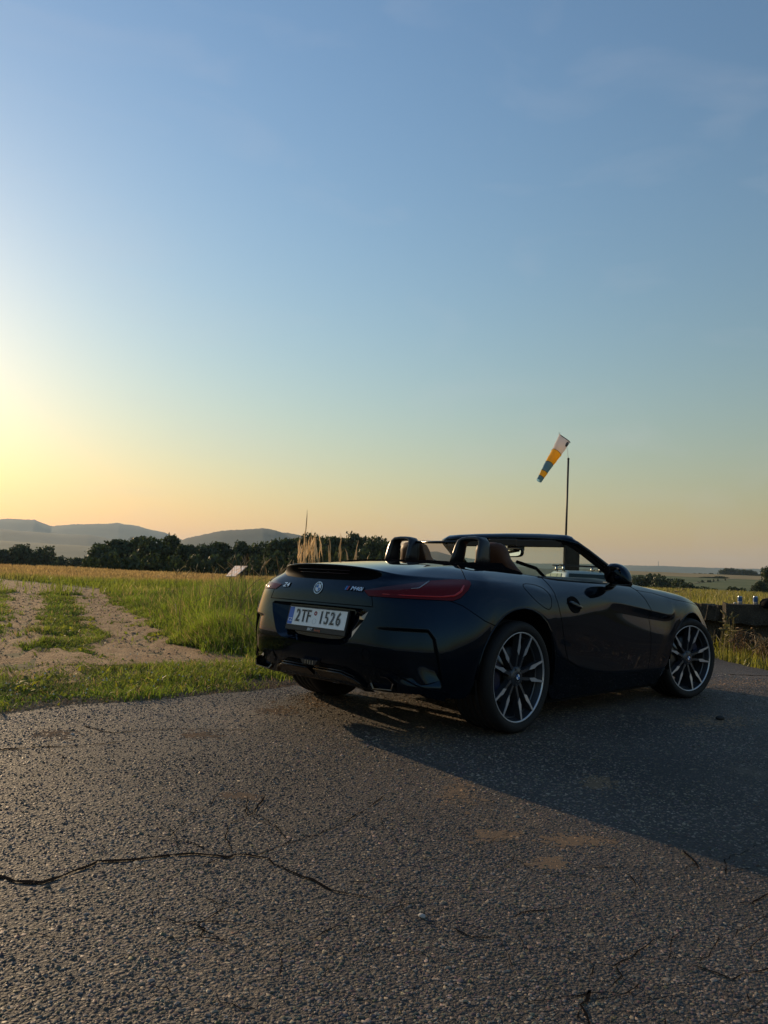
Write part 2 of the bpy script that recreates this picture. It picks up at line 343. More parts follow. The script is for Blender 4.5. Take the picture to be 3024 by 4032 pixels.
# --- dirt ruts of the farm track
dirt = soil_material('dry_dirt', (.28, .165, .08), (.43, .28, .145), 2.6, (.19, .115, .06), .03)
def rut(name, left, right, n=60, m_=dirt, zoff=.0, ridges=True):
    def resample(P, n):
        P = np.array(P, float); d = np.r_[0, np.cumsum(np.hypot(*np.diff(P, axis=0).T))]
        t = np.linspace(0, d[-1], n); return np.stack([np.interp(t, d, P[:, 0]), np.interp(t, d, P[:, 1])], -1)
    A = resample(left, n); B = resample(right, n); k = 26
    V = []
    for i in range(n):
        ja, jb = rnd.gauss(0, .05), rnd.gauss(0, .05)
        for j in range(k):
            t = j/(k-1); tt = (t*(1.5+ja*.3)-.25+jb*.1) if ridges else t
            p = A[i]*(1-tt)+B[i]*tt
            z = -.004 - .035*math.sin(math.pi*t)**1.0 + .014*math.sin(i*1.9+3*math.sin(j*.6))*ridges*math.sin(math.pi*t) + rnd.gauss(0, .0028)
            e_ = min(t, 1-t)
            z += .024-.05*(1 if e_ < .001 else 0)-.02*max(0, 1-e_/.17)
            if not ridges: z = .010+rnd.gauss(0, .003)-(.03 if e_ < .001 else 0)
            V.append((p[0], p[1], z+zoff))
    F = [(i*k+j, i*k+j+1, (i+1)*k+j+1, (i+1)*k+j) for i in range(n-1) for j in range(k-1)]
    me = bpy.data.meshes.new(name); me.from_pydata(V, [], F); me.update(); o = link(name, me, m_); tag(o, kind='structure'); return o
LR_L = [(-2.6, 2.1), (-1.95, 3.2), (-1.2, 4.6), (-.27, 6.5), (1.12, 10.05), (3.4, 16.6), (4.6, 21.5), (4.4, 30)]
LR_R = [(-.65, 2.1), (-.72, 3.6), (-.12, 5.65), (1.16, 8.85), (3.44, 14.29), (5.0, 17.8), (6.4, 21.0), (6.2, 30)]
RR_L = [(-.50, 2.1), (-.05, 4.4), (.33, 5.19), (1.08, 6.88), (2.43, 10.0), (4.60, 15.2), (5.2, 18.0)]
RR_R = [(.66, 2.1), (.60, 3.69), (1.25, 5.26), (2.35, 7.59), (3.15, 9.97), (4.56, 13.42), (7.3, 19.5)]
rut('dirt_track', LR_L, LR_R, 110); rut('dirt_track', RR_L, RR_R, 90, zoff=.003)
ed = [(x, 1.12+.03*math.sin(x*3.1)) for x in np.arange(-5, 3.0, .25)]; eo = [(x, 1.42+.13*math.sin(x*2.3)+.10*math.sin(x*5.1+2)+rnd.gauss(0, .05)) for x in np.arange(-5, 3.0, .25)]
rut('soil_edge', ed, eo, 160, soil_material('verge_soil', (.085, .062, .040), (.15, .11, .07), 2.5, (.06, .046, .03), .02), -.018, False)
def clods():
    P = []
    for Lp, Rp, n in ((LR_L, LR_R, 500), (RR_L, RR_R, 500)):
        yl, xl = [p[1] for p in Lp], [p[0] for p in Lp]; yr, xr = [p[1] for p in Rp], [p[0] for p in Rp]
        y = 2.7+18*nrg.random(n)**1.6; a = np.interp(y, yl, xl); b = np.interp(y, yr, xr); x = a+(b-a)*nrg.uniform(.02, .98, n); P.append(np.stack([x, y], -1))
    P.append(np.stack([nrg.uniform(-4.5, 2.2, 5000), 1.15+np.abs(nrg.normal(0, .22, 5000))], -1))
    P = np.concatenate(P); x, y = P[:, 0], P[:, 1]; n = len(x); d = np.hypot(x-CAM.x, y-CAM.y)
    s = (.003+.0007*d)*np.exp(nrg.normal(-.2, .45, n)); h = s*nrg.uniform(.1, .35, n); m_ = 5
    ang = nrg.uniform(0, 6.28, n)[:, None]+np.arange(m_)[None]*2*np.pi/m_+nrg.normal(0, .25, (n, m_)); rad = s[:, None]*nrg.uniform(.6, 1.4, (n, m_))
    z0 = np.where(y > 2.6, -.012, -.008)
    V = np.zeros((n, m_+1, 3)); V[:, :m_, 0] = x[:, None]+rad*np.cos(ang)*1.5; V[:, :m_, 1] = y[:, None]+rad*np.sin(ang); V[:, :m_, 2] = z0[:, None]; V[:, m_, 0] = x; V[:, m_, 1] = y; V[:, m_, 2] = z0+h+.014
    b = np.arange(n)[:, None]*(m_+1); F = np.concatenate([b+[i, (i+1) % m_, m_] for i in range(m_)])
    me = mesh_np('clods', V.reshape(-1, 3), F); ca = me.color_attributes.new('col', 'FLOAT_COLOR', 'POINT'); t = nrg.random((n, 1)); c = np.array([[.17, .105, .06]])*(1-t)+np.array([[.36, .25, .155]])*t
    ca.data.foreach_set('color', np.repeat(np.concatenate([c, np.ones((n, 1))], 1), m_+1, 0).astype(np.float32).ravel())
    M = mat('clod_earth', (.1, .1, .1), .95, 0, .05); N, L = nodes(M); at_ = N.new('ShaderNodeAttribute'); at_.attribute_name = 'col'; L.new(at_.outputs['Color'], N['Principled BSDF'].inputs['Base Color'])
    o = link('earth_clods', me, M, None, False); tag(o, 'loose crumbs of dry earth lying on the dirt track', 'earth', None, 'stuff')
clods()
def inrut(x, y):
    """1 inside a rut, 0 outside (arrays)"""
    out = np.zeros(np.shape(x)); x = x+.45*(vnoise(x, y, 1.9, 31)-.5)+.22*(vnoise(x, y, 5.5, 32)-.5)
    for Lp, Rp in ((LR_L, LR_R), (RR_L, RR_R)):
        yl = np.array([p[1] for p in Lp]); xl = np.array([p[0] for p in Lp]); yr = np.array([p[1] for p in Rp]); xr = np.array([p[0] for p in Rp])
        a = np.interp(y, yl, xl, left=9e9); b = np.interp(y, yr, xr, left=-9e9)
        out = np.maximum(out, ((x > a) & (x < b) & (y > min(yl[0], yr[0])) & (y < 30)).astype(float))
    out = out*(.25+.75*smoothstep(2.3, 3.3, y+1.4*(vnoise(x, y, 1.5, 33)-.5)))*(1-.6*(vnoise(x, y, 3.3, 34) > .88))
    return out
# --- far fields on the rising ground to the right
def field(name, us, vrows, dists, m_, lift):
    V = []; k = len(us)
    for d in dists:
        for u in us:
            p = at(u, 2200, d); V.append((p.x, p.y, float(ground_z(p.x, p.y))+lift))
    F = [(i*k+j, i*k+j+1, (i+1)*k+j+1, (i+1)*k+j) for i in range(len(dists)-1) for j in range(k-1)]
    me = bpy.data.meshes.new(name); me.from_pydata(V, [], F); me.update(); o = link(name, me, m_); tag(o, kind='structure'); return o
wheat = soil_material('ripening_field', (.22, .165, .07), (.27, .20, .09), .02, None, 0)
crop = soil_material('green_field', (.075, .095, .03), (.11, .125, .045), .02, None, 0)
pathm = soil_material('pale_path', (.26, .21, .14), (.30, .25, .17), .05, None, 0)
far_u = list(np.linspace(2380, 3500, 30))
field('wheat_field', far_u, None, [690, 760, 830, 905, 960], wheat, .25)
field('green_field', far_u, None, [335, 400, 470, 560, 640, 688], crop, .25)
me = []
for i in range(40):
    t = i/39; u = 2690+t*(2960-2690); d = 440+t*330; me.append((u, d))
V = []
for u, d in me:
    p = at(u, 2200, d-4); q = at(u, 2200, d+5); V += [(p.x, p.y, float(ground_z(p.x, p.y))+.5), (q.x, q.y, float(ground_z(q.x, q.y))+.5)]
mm = bpy.data.meshes.new('p'); mm.from_pydata(V, [], [(2*i, 2*i+2, 2*i+3, 2*i+1) for i in range(39)]); mm.update(); tag(link('field_path', mm, pathm), kind='structure')
# --- hills
forest = soil_material('wooded_hill', (.012, .020, .011), (.030, .040, .018), .004, None, 0)
openhill = soil_material('open_hill', (.04, .05, .02), (.11, .10, .045), .003, None, 0)
def hill(name, prof, D, m_, rough, depth=.35, zb=-40):
    us = np.arange(prof[0][0], prof[-1][0]+1, 6.0); vs = np.interp(us, [p[0] for p in prof], [p[1] for p in prof])
    k = len(us); rows = []
    base = np.convolve(nrg.normal(0, 1, k+8), np.ones(9)/9, 'valid')*rough*2.4+nrg.normal(0, .45, k)*rough
    for f, dz in ((1-depth, 0.), (1-depth*.75, .25), (1-depth*.5, .52), (1-depth*.25, .80), (1-.045, .955), (1-.008, .988), (1.0, 1.0), (1.06, .95), (1.5, 0.)):
        row = []
        for j, (u, v) in enumerate(zip(us, vs)):
            c = at(u, v, D); p = at(u, 2200, D*f); zt = c.z
            z = zb+(zt-zb)*dz + (base[j]*D/3045*(1 if dz == 1 else .5) if dz > .97 and f <= 1 else 0) 
            row.append((p.x, p.y, z))
        rows.append(row)
    V = [p for r_ in rows for p in r_]; F = [(i*k+j, i*k+j+1, (i+1)*k+j+1, (i+1)*k+j) for i in range(len(rows)-1) for j in range(k-1)]
    me = bpy.data.meshes.new(name); me.from_pydata(V, [], F); me.update(); o = link(name, me, m_); tag(o, kind='structure'); return o
hill('hill', [(-1200,2095),(-700,2070),(-400,2055),(-150,2040),(0,2043),(60,2042),(125,2047),(170,2062),(195,2072),(240,2066),(330,2062),(460,2060),(550,2075),(640,2098),(690,2118),(740,2132),(900,2165)], 6800, forest, 1.3)
hill('hill', [(-1200,2110),(-500,2085),(-200,2075),(0,2082),(100,2092),(230,2103),(340,2105),(440,2122),(600,2152),(700,2170)], 4600, forest, .8)
hill('hill', [(-1200,2140),(-300,2125),(0,2128),(150,2138),(350,2150),(500,2165),(700,2180),(1000,2200)], 3000, openhill, .8)
hill('hill', [(600,2180),(690,2138),(720,2122),(790,2105),(870,2090),(960,2083),(1030,2080),(1080,2089),(1110,2098),(1170,2104),(1250,2125),(1350,2150),(1480,2178)], 3700, forest, 1.3)
hill('hill', [(1400,2205),(1550,2185),(1660,2173),(1720,2172),(1770,2185),(1900,2206),(2100,2218),(2300,2221),(2470,2226),(2600,2228),(2750,2233),(2900,2238),(3024,2241),(3300,2252),(3800,2270)], 6000, openhill, .7)
hill('hill', [(1700,2240),(1900,2236),(2050,2232),(2150,2238),(2250,2240),(2400,2247),(2550,2262),(2700,2280)], 2600, openhill, .8)
# ================================================================== black roadster
car = empty('convertible_car', (0, 0, 0))
tag(car, 'black two-seat convertible with its roof down parked on the asphalt', 'car')
paint = mat('black_paint', (.0025, .0035, .006), .012, .0, .46, .0, .008)
paint.node_tree.nodes['Principled BSDF'].inputs['Specular Tint'].default_value = (.45, .70, 1.0, 1)
gloss = mat('gloss_black', (.004, .004, .005), .16, 0, .5)
rubber = mat('tyre_rubber', (.012, .012, .013), .72, 0, .35)
trimk = mat('black_trim', (.008, .008, .009), .45, 0, .4)
dark = mat('underbody_black', (.004, .004, .004), .9, 0, .1)
gapm = mat('panel_gap', (.002, .002, .003), .8, 0, .1)

def PF(y, z): return None
# ---- rear end: columns from the centre line round the corner, 12 rows each (bumper bottom -> cockpit rim)
ROWS = [
 [(-.78,0,.26),(-.775,.22,.255),(-.765,.40,.25),(-.75,.50,.25),(-.72,.60,.255),(-.68,.68,.26),(-.61,.76,.255),(-.52,.82,.24),(-.42,.865,.225)],
 [(-.86,0,.39),(-.853,.22,.39),(-.838,.40,.39),(-.82,.50,.39),(-.785,.60,.39),(-.73,.70,.385),(-.655,.785,.38),(-.555,.85,.375),(-.445,.892,.37)],
 [(-.885,0,.485),(-.878,.22,.485),(-.862,.40,.485),(-.842,.50,.485),(-.805,.605,.485),(-.745,.70,.485),(-.665,.79,.485),(-.565,.855,.485),(-.45,.902,.485)],
 [(-.868,0,.60),(-.862,.22,.60),(-.847,.40,.60),(-.828,.50,.60),(-.79,.60,.60),(-.735,.695,.60),(-.66,.78,.60),(-.555,.85,.60),(-.44,.905,.60)],
 [(-.835,0,.712),(-.832,.22,.712),(-.822,.40,.712),(-.806,.50,.712),(-.765,.60,.712),(-.71,.675,.712),(-.635,.755,.71),(-.53,.828,.705),(-.41,.886,.69)],
 [(-.829,0,.79),(-.826,.22,.79),(-.817,.40,.79),(-.797,.50,.788),(-.75,.60,.785),(-.69,.665,.782),(-.605,.745,.78),(-.50,.808,.778),(-.375,.862,.765)],
 [(-.800,0,.853),(-.792,.22,.853),(-.768,.40,.850),(-.755,.50,.842),(-.70,.595,.838),(-.63,.665,.84),(-.545,.735,.842),(-.45,.79,.842),(-.33,.836,.832)],
 [(-.792,0,.893),(-.783,.22,.891),(-.745,.40,.884),(-.70,.488,.874),(-.645,.58,.868),(-.572,.645,.868),(-.49,.71,.869),(-.40,.77,.869),(-.285,.818,.864)],
 [(-.826,0,.946),(-.814,.22,.943),(-.768,.392,.930),(-.69,.472,.904),(-.62,.555,.896),(-.54,.62,.894),(-.455,.685,.892),(-.36,.745,.891),(-.25,.80,.887)],
 [(-.76,0,.953),(-.75,.21,.949),(-.69,.36,.936),(-.62,.44,.921),(-.55,.52,.923),(-.47,.58,.92),(-.39,.64,.92),(-.30,.70,.919),(-.21,.755,.919)],
 [(-.50,0,.970),(-.49,.20,.966),(-.47,.34,.957),(-.43,.43,.950),(-.38,.50,.96),(-.33,.55,.957),(-.28,.60,.954),(-.22,.645,.95),(-.15,.69,.948)],
 [(-.18,0,.990),(-.18,.20,.987),(-.18,.36,.980),(-.17,.45,.975),(-.15,.52,.975),(-.12,.565,.968),(-.09,.60,.962),(-.05,.635,.957),(0,.66,.953)]]
# pull the corner out so that the finished (smoothed) surface reaches its real plan width
_wr = [.040, .036, .030, .026, .024, .020, .010, 0, 0, 0, 0, 0]; _wk = [0, 0, .05, .35, .8, 1.0, .95, .55, .15]
for r in range(12):
    for k in range(9):
        x, y, z = ROWS[r][k]; q = _wr[r]*_wk[k]; ROWS[r][k] = (x-q*.72, y+q*.70, z)
cols = [[ROWS[r][k] for r in range(12)] for k in range(9)]
# ---- flanks: half width as a function of x and z
XS = [-.40, 0, .40, .9, 1.5, 1.9, 2.2, 2.47, 2.75, 2.95]
ZS = [.15, .20, .30, .40, .50, .60, .68, .76, .82, .86, .90]
YT = np.array([
 [.85,.84,.835,.82,.82,.83,.845,.86,.86,.84],
 [.865,.86,.855,.845,.845,.855,.865,.875,.875,.85],
 [.885,.90,.890,.882,.880,.880,.883,.89,.885,.86],
 [.897,.92,.90,.878,.877,.887,.892,.90,.888,.865],
 [.903,.930,.905,.882,.880,.894,.902,.908,.885,.86],
 [.905,.934,.914,.894,.892,.905,.912,.915,.878,.845],
 [.893,.932,.918,.900,.896,.903,.910,.910,.862,.82],
 [.868,.917,.906,.891,.884,.884,.888,.885,.825,.77],
 [.845,.885,.880,.872,.860,.852,.846,.830,.76,.70],
 [.825,.850,.850,.848,.830,.812,.790,.765,.69,.62],
 [.800,.800,.800,.80,.78,.76,.74,.70,.62,.55]])
def YP(x, z):
    col = [np.interp(x, XS, YT[i]) for i in range(len(ZS))]
    return float(np.interp(z, ZS, col))
def SILLZ(x): return float(np.interp(x, [.38, .55, .70, 1.0, 1.35, 1.75, 2.05], [.45, .40, .347, .297, .277, .264, .27]))
def HOODZ(x, y):
    zc = float(np.interp(x, [1.3, 1.8, 2.2, 2.5, 2.8, 3.0, 3.2, 3.33, 3.4], [.93, .925, .925, .902, .855, .805, .715, .62, .55]))
    dr = float(np.interp(x, [1.3, 2.0, 2.48, 2.8, 3.0, 3.4], [.04, .045, .055, .062, .062, .05]))
    return zc - dr*abs(y/.72)**2.4
FR = [0, None, .17, .34, .50, .63, .76, .88, 1.0]
def archcol(cx, cz, rad, th, x8, z8, y8, r9, r10, r11):
    xl = cx-rad*math.cos(th); zl = cz+rad*math.sin(th)
    c = []
    for r in range(9):
        f = FR[r] if FR[r] is not None else .055
        if r == 8: c.append((x8, y8, z8)); continue
        z = zl+(z8-zl)*f; x = xl+(x8-xl)*f**1.3
        if r == 0: c.append((xl, YP(xl, max(zl, .3))-.008, zl))
        else: c.append((x, YP(x, z), z))
    return c+[r9, r10, r11]
TH = [R(a) for a in (18, 43, 66, 90, 114, 137, 162)]
x8r = [-.19, -.12, -.04, .06, .18, .29, .38]
x11r = [.055, .10, .155, .215, .28, .355, .425]
def rimz(x): return float(np.interp(x, [0, .18, .49, .8, 1.13, 1.4, 1.6], [.953, .942, .924, .913, .905, .905, .915]))
def rimy(x): return float(np.interp(x, [0, .18, .49, .8, 1.13, 1.4, 1.6], [.66, .70, .735, .76, .775, .765, .72]))
def shz(x): return float(np.interp(x, [-.25, 0, .15, .38, .6, .8, 1.03, 1.4, 1.74, 2.07], [.887, .885, .881, .867, .862, .862, .866, .868, .866, .862]))
def shy(x): return float(np.interp(x, [-.25, 0, .15, .38, .6, .8, 1.03, 1.4, 1.74, 2.07], [.80, .815, .82, .822, .832, .84, .84, .826, .808, .79]))
for k, th in enumerate(TH):
    x8 = x8r[k]; x11 = x11r[k]
    p8 = (x8, shy(x8), shz(x8)); p11 = (x11, rimy(x11), rimz(x11))
    L = lambda t, dz: tuple(np.array(p8)*(1-t)+np.array(p11)*t+np.array((0, 0, dz)))
    cols.append(archcol(0, .335, .405, th, x8, p8[2], p8[1], L(.45, .004), L(.82, .003), p11))
def doorcol(xb, x8, x11):
    c = []
    zs = SILLZ(xb)
    U = float(np.interp(xb, [.4, .7, 1.03, 1.4, 1.74, 2.07], [.70, .745, .79, .752, .715, .672]))
    Lw = float(np.interp(xb, [.4, .7, 1.03, 1.35, 1.76, 2.07], [.63, .675, .735, .709, .664, .637]))
    w = float(np.interp(xb, [.7, 1.03, 1.4, 2.07], [0, .004, .026, .046]))
    z8 = shz(x8)
    zr = [.140, zs, zs+(Lw-zs)*.22, zs+(Lw-zs)*.62, Lw, U, U+(z8-U)*.38, U+(z8-U)*.72]
    for r, z in enumerate(zr):
        x = xb+(x8-xb)*max(0, (z-.2))/(z8-.2)
        y = YP(x, z)
        if r == 0: y -= .02
        if r == 1: y += .002
        if r == 2: y -= .006
        if r == 4: y -= w*.75
        if r == 5: y += w*.25
        c.append((x, y, z))
    p8 = (x8, shy(x8), z8); p11 = (x11, rimy(x11), rimz(x11))
    L = lambda t, dz: tuple(np.array(p8)*(1-t)+np.array(p11)*t+np.array((0, 0, dz)))
    return c+[p8, L(.4, .006), L(.8, .006), p11]
cols.append(doorcol(.405, .46, .49))
for xb in (.62, .85, 1.08, 1.35): cols.append(doorcol(xb, xb, xb+.02))
cols.append(doorcol(1.65, 1.62, 1.50)); cols.append(doorcol(1.92, 1.88, 1.585)); cols.append(doorcol(2.095, 2.05, 1.63))
NDOOR0 = 16
# front arch and nose
x8f = [2.13, 2.22, 2.32, 2.43, 2.54, 2.65, 2.76]
r11f = [(1.66,.66),(1.69,.59),(1.72,.52),(1.74,.45),(1.76,.38),(1.775,.32),(1.785,.26)]
def hood_pts(p8, e):
    out = []
    for t in (.33, .68, 1.0):
        x = p8[0]*(1-t)+e[0]*t; y = p8[1]*(1-t)+e[1]*t
        out.append((x, y, HOODZ(x, y)))
    return out
for k, th in enumerate(TH):
    x8 = x8f[k]; y8 = float(np.interp(x8, [2.07, 2.47, 2.76], [.785, .75, .70])); z8 = HOODZ(x8, y8)
    cols.append(archcol(2.47, .328, .375, th, x8, z8, y8, *hood_pts((x8, y8), r11f[k])))
def frontcol(pl, p8, e):
    """pl: plan points for rows 0..7 at given heights"""
    zz = [.20, .26, .36, .46, .54, .61, .66, .70]
    c = []
    z8 = HOODZ(*p8)
    for r in range(8):
        t = max(0, (r-4)/4)
        x = pl[0]*(1-t*.75)+p8[0]*t*.75; y = pl[1]*(1-t*.75)+p8[1]*t*.75
        z = zz[r] if r < 5 else .54+(z8-.54)*(r-4)/4
        c.append((x-(.03 if r == 0 else 0), y-(.02 if r == 0 else 0), z))
    return c+[(p8[0], p8[1], z8)]+hood_pts(p8, e)
cols.append(frontcol((2.87, .878), (2.86, .67), (1.79, .21)))
cols.append(frontcol((3.02, .825), (2.96, .62), (1.795, .16)))
cols.append(frontcol((3.17, .72), (3.08, .53), (1.798, .12)))
cols.append(frontcol((3.28, .56), (3.17, .42), (1.80, .08)))
cols.append(frontcol((3.35, .30), (3.24, .22), (1.80, .04)))
cols.append(frontcol((3.38, 0.), (3.27, 0.), (1.80, 0.)))
NC = len(cols)
def body_cage():
    bm = bmesh.new(); cr = None
    grid = {}
    for s in (1, -1):
        for k, c in enumerate(cols):
            for r, p in enumerate(c):
                if k in (0, NC-1) and s < 0: grid[s, k, r] = grid[1, k, r]; continue
                grid[s, k, r] = bm.verts.new((p[0], p[1]*s, p[2]))
    for s in (1, -1):
        for k in range(NC-1):
            for r in range(11):
                q = [grid[s, k, r], grid[s, k+1, r], grid[s, k+1, r+1], grid[s, k, r+1]]
                bm.faces.new(q[::-1] if s > 0 else q)
    bm.normal_update()
    cl = bm.edges.layers.float.new('crease_edge')
    def crease(k0, k1, r, w):
        for s in (1, -1):
            for k in range(k0, k1):
                e = bm.edges.get((grid[s, k, r], grid[s, k+1, r]))
                if e: e[cl] = w if not callable(w) else w(k)
    crease(0, 4, 8, .75); crease(4, 8, 8, .55); crease(8, 17, 8, .35)
    crease(0, 3, 6, .6)
    crease(0, 7, 2, .30)
    crease(0, 8, 1, .5)
    crease(NDOOR0, NDOOR0+7, 1, .8)
    crease(NDOOR0+3, NDOOR0+8, 5, .8); crease(NDOOR0+3, NDOOR0+8, 4, .6)
    me = bpy.data.meshes.new('cage'); bm.to_mesh(me); bm.free()
    o = bpy.data.objects.new('cage', me); C.objects.link(o)
    md = o.modifiers.new('s', 'SUBSURF'); md.levels = 3; md.render_levels = 3; md.use_limit_surface = True
    dg = bpy.context.evaluated_depsgraph_get(); ev = o.evaluated_get(dg)
    out = bpy.data.meshes.new_from_object(ev)
    bpy.data.objects.remove(o); bpy.data.meshes.remove(me)
    return out
bodyme = body_cage()
bm = bmesh.new(); bm.from_mesh(bodyme)
bmesh.ops.delete(bm, geom=[f for f in bm.faces if f.calc_center_median().y < 0], context='FACES')
for v in bm.verts:
    if abs(v.co.y) < 1e-4: v.co.y = 0
bm.normal_update()
# projections: (e1, e2, dir)
SIDE = (Vector((1,0,0)), Vector((0,0,1)), Vector((0,1,0)))
REAR = (Vector((0,1,0)), Vector((0,0,1)), Vector((-1,0,0)))
q2 = math.sqrt(.5)
DIAG = (Vector((q2,q2,0)), Vector((0,0,1)), Vector((-q2,q2,0)))
TOP = (Vector((1,0,0)), Vector((0,1,0)), Vector((0,0,1)))
def inpoly(p, poly):
    x, y = p; c = False; n = len(poly)
    for i in range(n):
        x0, y0 = poly[i]; x1, y1 = poly[(i+1) % n]
        if (y0 > y) != (y1 > y) and x < (x1-x0)*(y-y0)/(y1-y0)+x0: c = not c
    return c
def pr(P, co): return (P[0].dot(co), P[1].dot(co))
def cut(pts, P, filt, closed=True):
    n = len(pts)
    for i in range(n if closed else n-1):
        a = pts[i]; b = pts[(i+1) % n]
        m_ = .004
        lo = (min(a[0], b[0])-m_, min(a[1], b[1])-m_); hi = (max(a[0], b[0])+m_, max(a[1], b[1])+m_)
        fs = []
        for f in bm.faces:
            if f.normal.dot(P[2]) < .12 or not filt(f.calc_center_median()): continue
            c = [pr(P, v.co) for v in f.verts]
            if max(p[0] for p in c) < lo[0] or min(p[0] for p in c) > hi[0] or max(p[1] for p in c) < lo[1] or min(p[1] for p in c) > hi[1]: continue
            fs.append(f)
        if not fs: continue
        es = {e for f in fs for e in f.edges}; vs = {v for f in fs for v in f.verts}
        no = (P[0]*(-(b[1]-a[1])) + P[1]*(b[0]-a[0])).normalized()
        bmesh.ops.bisect_plane(bm, geom=list(fs)+list(es)+list(vs), dist=1e-5, plane_co=P[0]*a[0]+P[1]*a[1], plane_no=no)
    bm.normal_update()
def rounded(pts, k=3, it=2):
    for _ in range(it):
        o = []
        for i in range(len(pts)):
            a = pts[i]; b = pts[(i+1) % len(pts)]
            o += [(a[0]*.75+b[0]*.25, a[1]*.75+b[1]*.25), (a[0]*.25+b[0]*.75, a[1]*.25+b[1]*.75)]
        pts = o
    return pts
# sculpt the air outlet in the bumper corner: refine that patch, then press it in
def _sz(c): return (c.x+c.y, c.z)
fs = [f for f in bm.faces if f.calc_center_median().x < -.45 and -.36 < _sz(f.calc_center_median())[0] < .26 and .28 < f.calc_center_median().z < .635]
bmesh.ops.subdivide_edges(bm, edges=list({e for f in fs for e in f.edges}), cuts=3, use_grid_fill=True)
_n = Vector((-.72, .69, 0)).normalized()
for v in bm.verts:
    if v.co.x > -.4 or v.co.z > .63 or v.co.z < .26: continue
    s_, z_ = _sz(v.co)
    sv = float(np.interp(z_, [.30, .47, .56, .606], [.215, .165, .135, .085]))
    tt = float(smoothstep(-.612, -.594, -z_)); tv = 1-float(smoothstep(sv-.02, sv, s_))
    fl = float(smoothstep(-.36, .0, s_)); fb = float(smoothstep(.285, .36, z_))
    v.co -= _n*(.036*tt*tv*fl*fb)
for v in bm.verts:
    if abs(v.co.y) < 1e-4: v.co.y = 0
bm.normal_update()
DOOR = [(.47,.99),(.43,.87),(.395,.80),(.405,.72),(.45,.60),(.50,.50),(.555,.402),(.70,.348),(.85,.318),(1.0,.298),(1.35,.278),(1.70,.266),(1.735,.275),(1.755,.33),(1.76,.42),(1.75,.56),(1.73,.66),(1.71,.74),(1.685,.80),(1.64,.86),(1.585,.90),(1.55,.99)]
FUEL = rounded([(.07,.884),(.30,.876),(.345,.82),(.315,.735),(.255,.725),(.12,.79)])
BGAP = [(-.55,.770),(-.485,.745),(-.42,.70),(-.36,.665),(-.25,.63)]
sc_ = lambda L: [(a*q2, b) for a, b in L]
TLP = sc_([(-.43,.803),(-.39,.774),(-.13,.772),(.27,.770),(.33,.785),(.40,.83),(.432,.865),(.425,.882),(.39,.888),(.25,.884),(.10,.873),(.05,.852),(-.005,.828),(-.14,.816)])
LENS_SHADE = sc_([(-.43,.8055),(-.14,.8185),(-.01,.830),(.045,.855),(.085,.872),(.0,.864),(-.10,.852),(-.26,.832)])
LIDG = [(-.10,.465),(-.15,.52),(-.28,.665),(-.37,.765),(-.44,.83)]
RECESS = [(0,.703),(.20,.703),(.41,.700),(.435,.685),(.415,.64),(.345,.535),(.315,.503),(.27,.488),(.15,.481),(0,.480)]
SPF = [(-.02,.853),(.25,.855),(.37,.861),(.415,.872),(.438,.890),(.43,.905),(.405,.916),(.33,.925),(.2,.932),(-.02,.936)]
LOWER = [(-.0,.392),(.40,.392),(.52,.392),(.60,.36)]
FVENT = [(2.02,.655),(2.085,.655),(2.085,.60),(2.01,.45),(1.90,.30),(1.85,.285),(1.845,.34),(1.93,.47),(1.99,.585)]
rearf = lambda c: c.x < -.12
cut(DOOR, SIDE, lambda c: c.y > .5)
cut(FUEL, SIDE, lambda c: c.y > .6); cut(FVENT, SIDE, lambda c: c.y > .6)
cut(BGAP, SIDE, lambda c: c.y > .5 and c.x < -.2, False)
cut(TLP, DIAG, rearf); cut(LENS_SHADE, DIAG, rearf); 
cut(LIDG, TOP, lambda c: c.x < 0 and c.z > .85, False)
cut(RECESS[:], REAR, lambda c: c.x < -.5)
cut(SPF, REAR, lambda c: c.x < -.55)
cut([(0,.716),(.462,.716),(.432,.80)], REAR, lambda c: c.x < -.5, False)
cut([(1.0, .845), (1.64,.862),(1.9,.845),(2.2,.80),(2.5,.775),(2.75,.75),(3.0,.70)], SIDE, lambda c: c.x > 1.5, False)
zs_line = [(.30,.47),(.38,.45),(.55,.40),(.70,.347),(1.0,.297),(1.35,.277),(1.75,.264),(2.2,.27)]
cut(zs_line, SIDE, lambda c: c.y > .5 and .2 < c.x < 2.25, False)
def bgx(z): return float(np.interp(z, [.63,.665,.70,.745,.770], [-.25,-.36,-.42,-.485,-.55]))
def hoodline(x): return float(np.interp(x, [1.0,1.64,1.9,2.2,2.5,2.75,3.0,3.5], [.845,.862,.845,.80,.775,.75,.70,.6]))
def lidline(x): return float(np.interp(x, [-.44,-.37,-.28,-.15,-.10], [.83,.765,.665,.52,.465]))
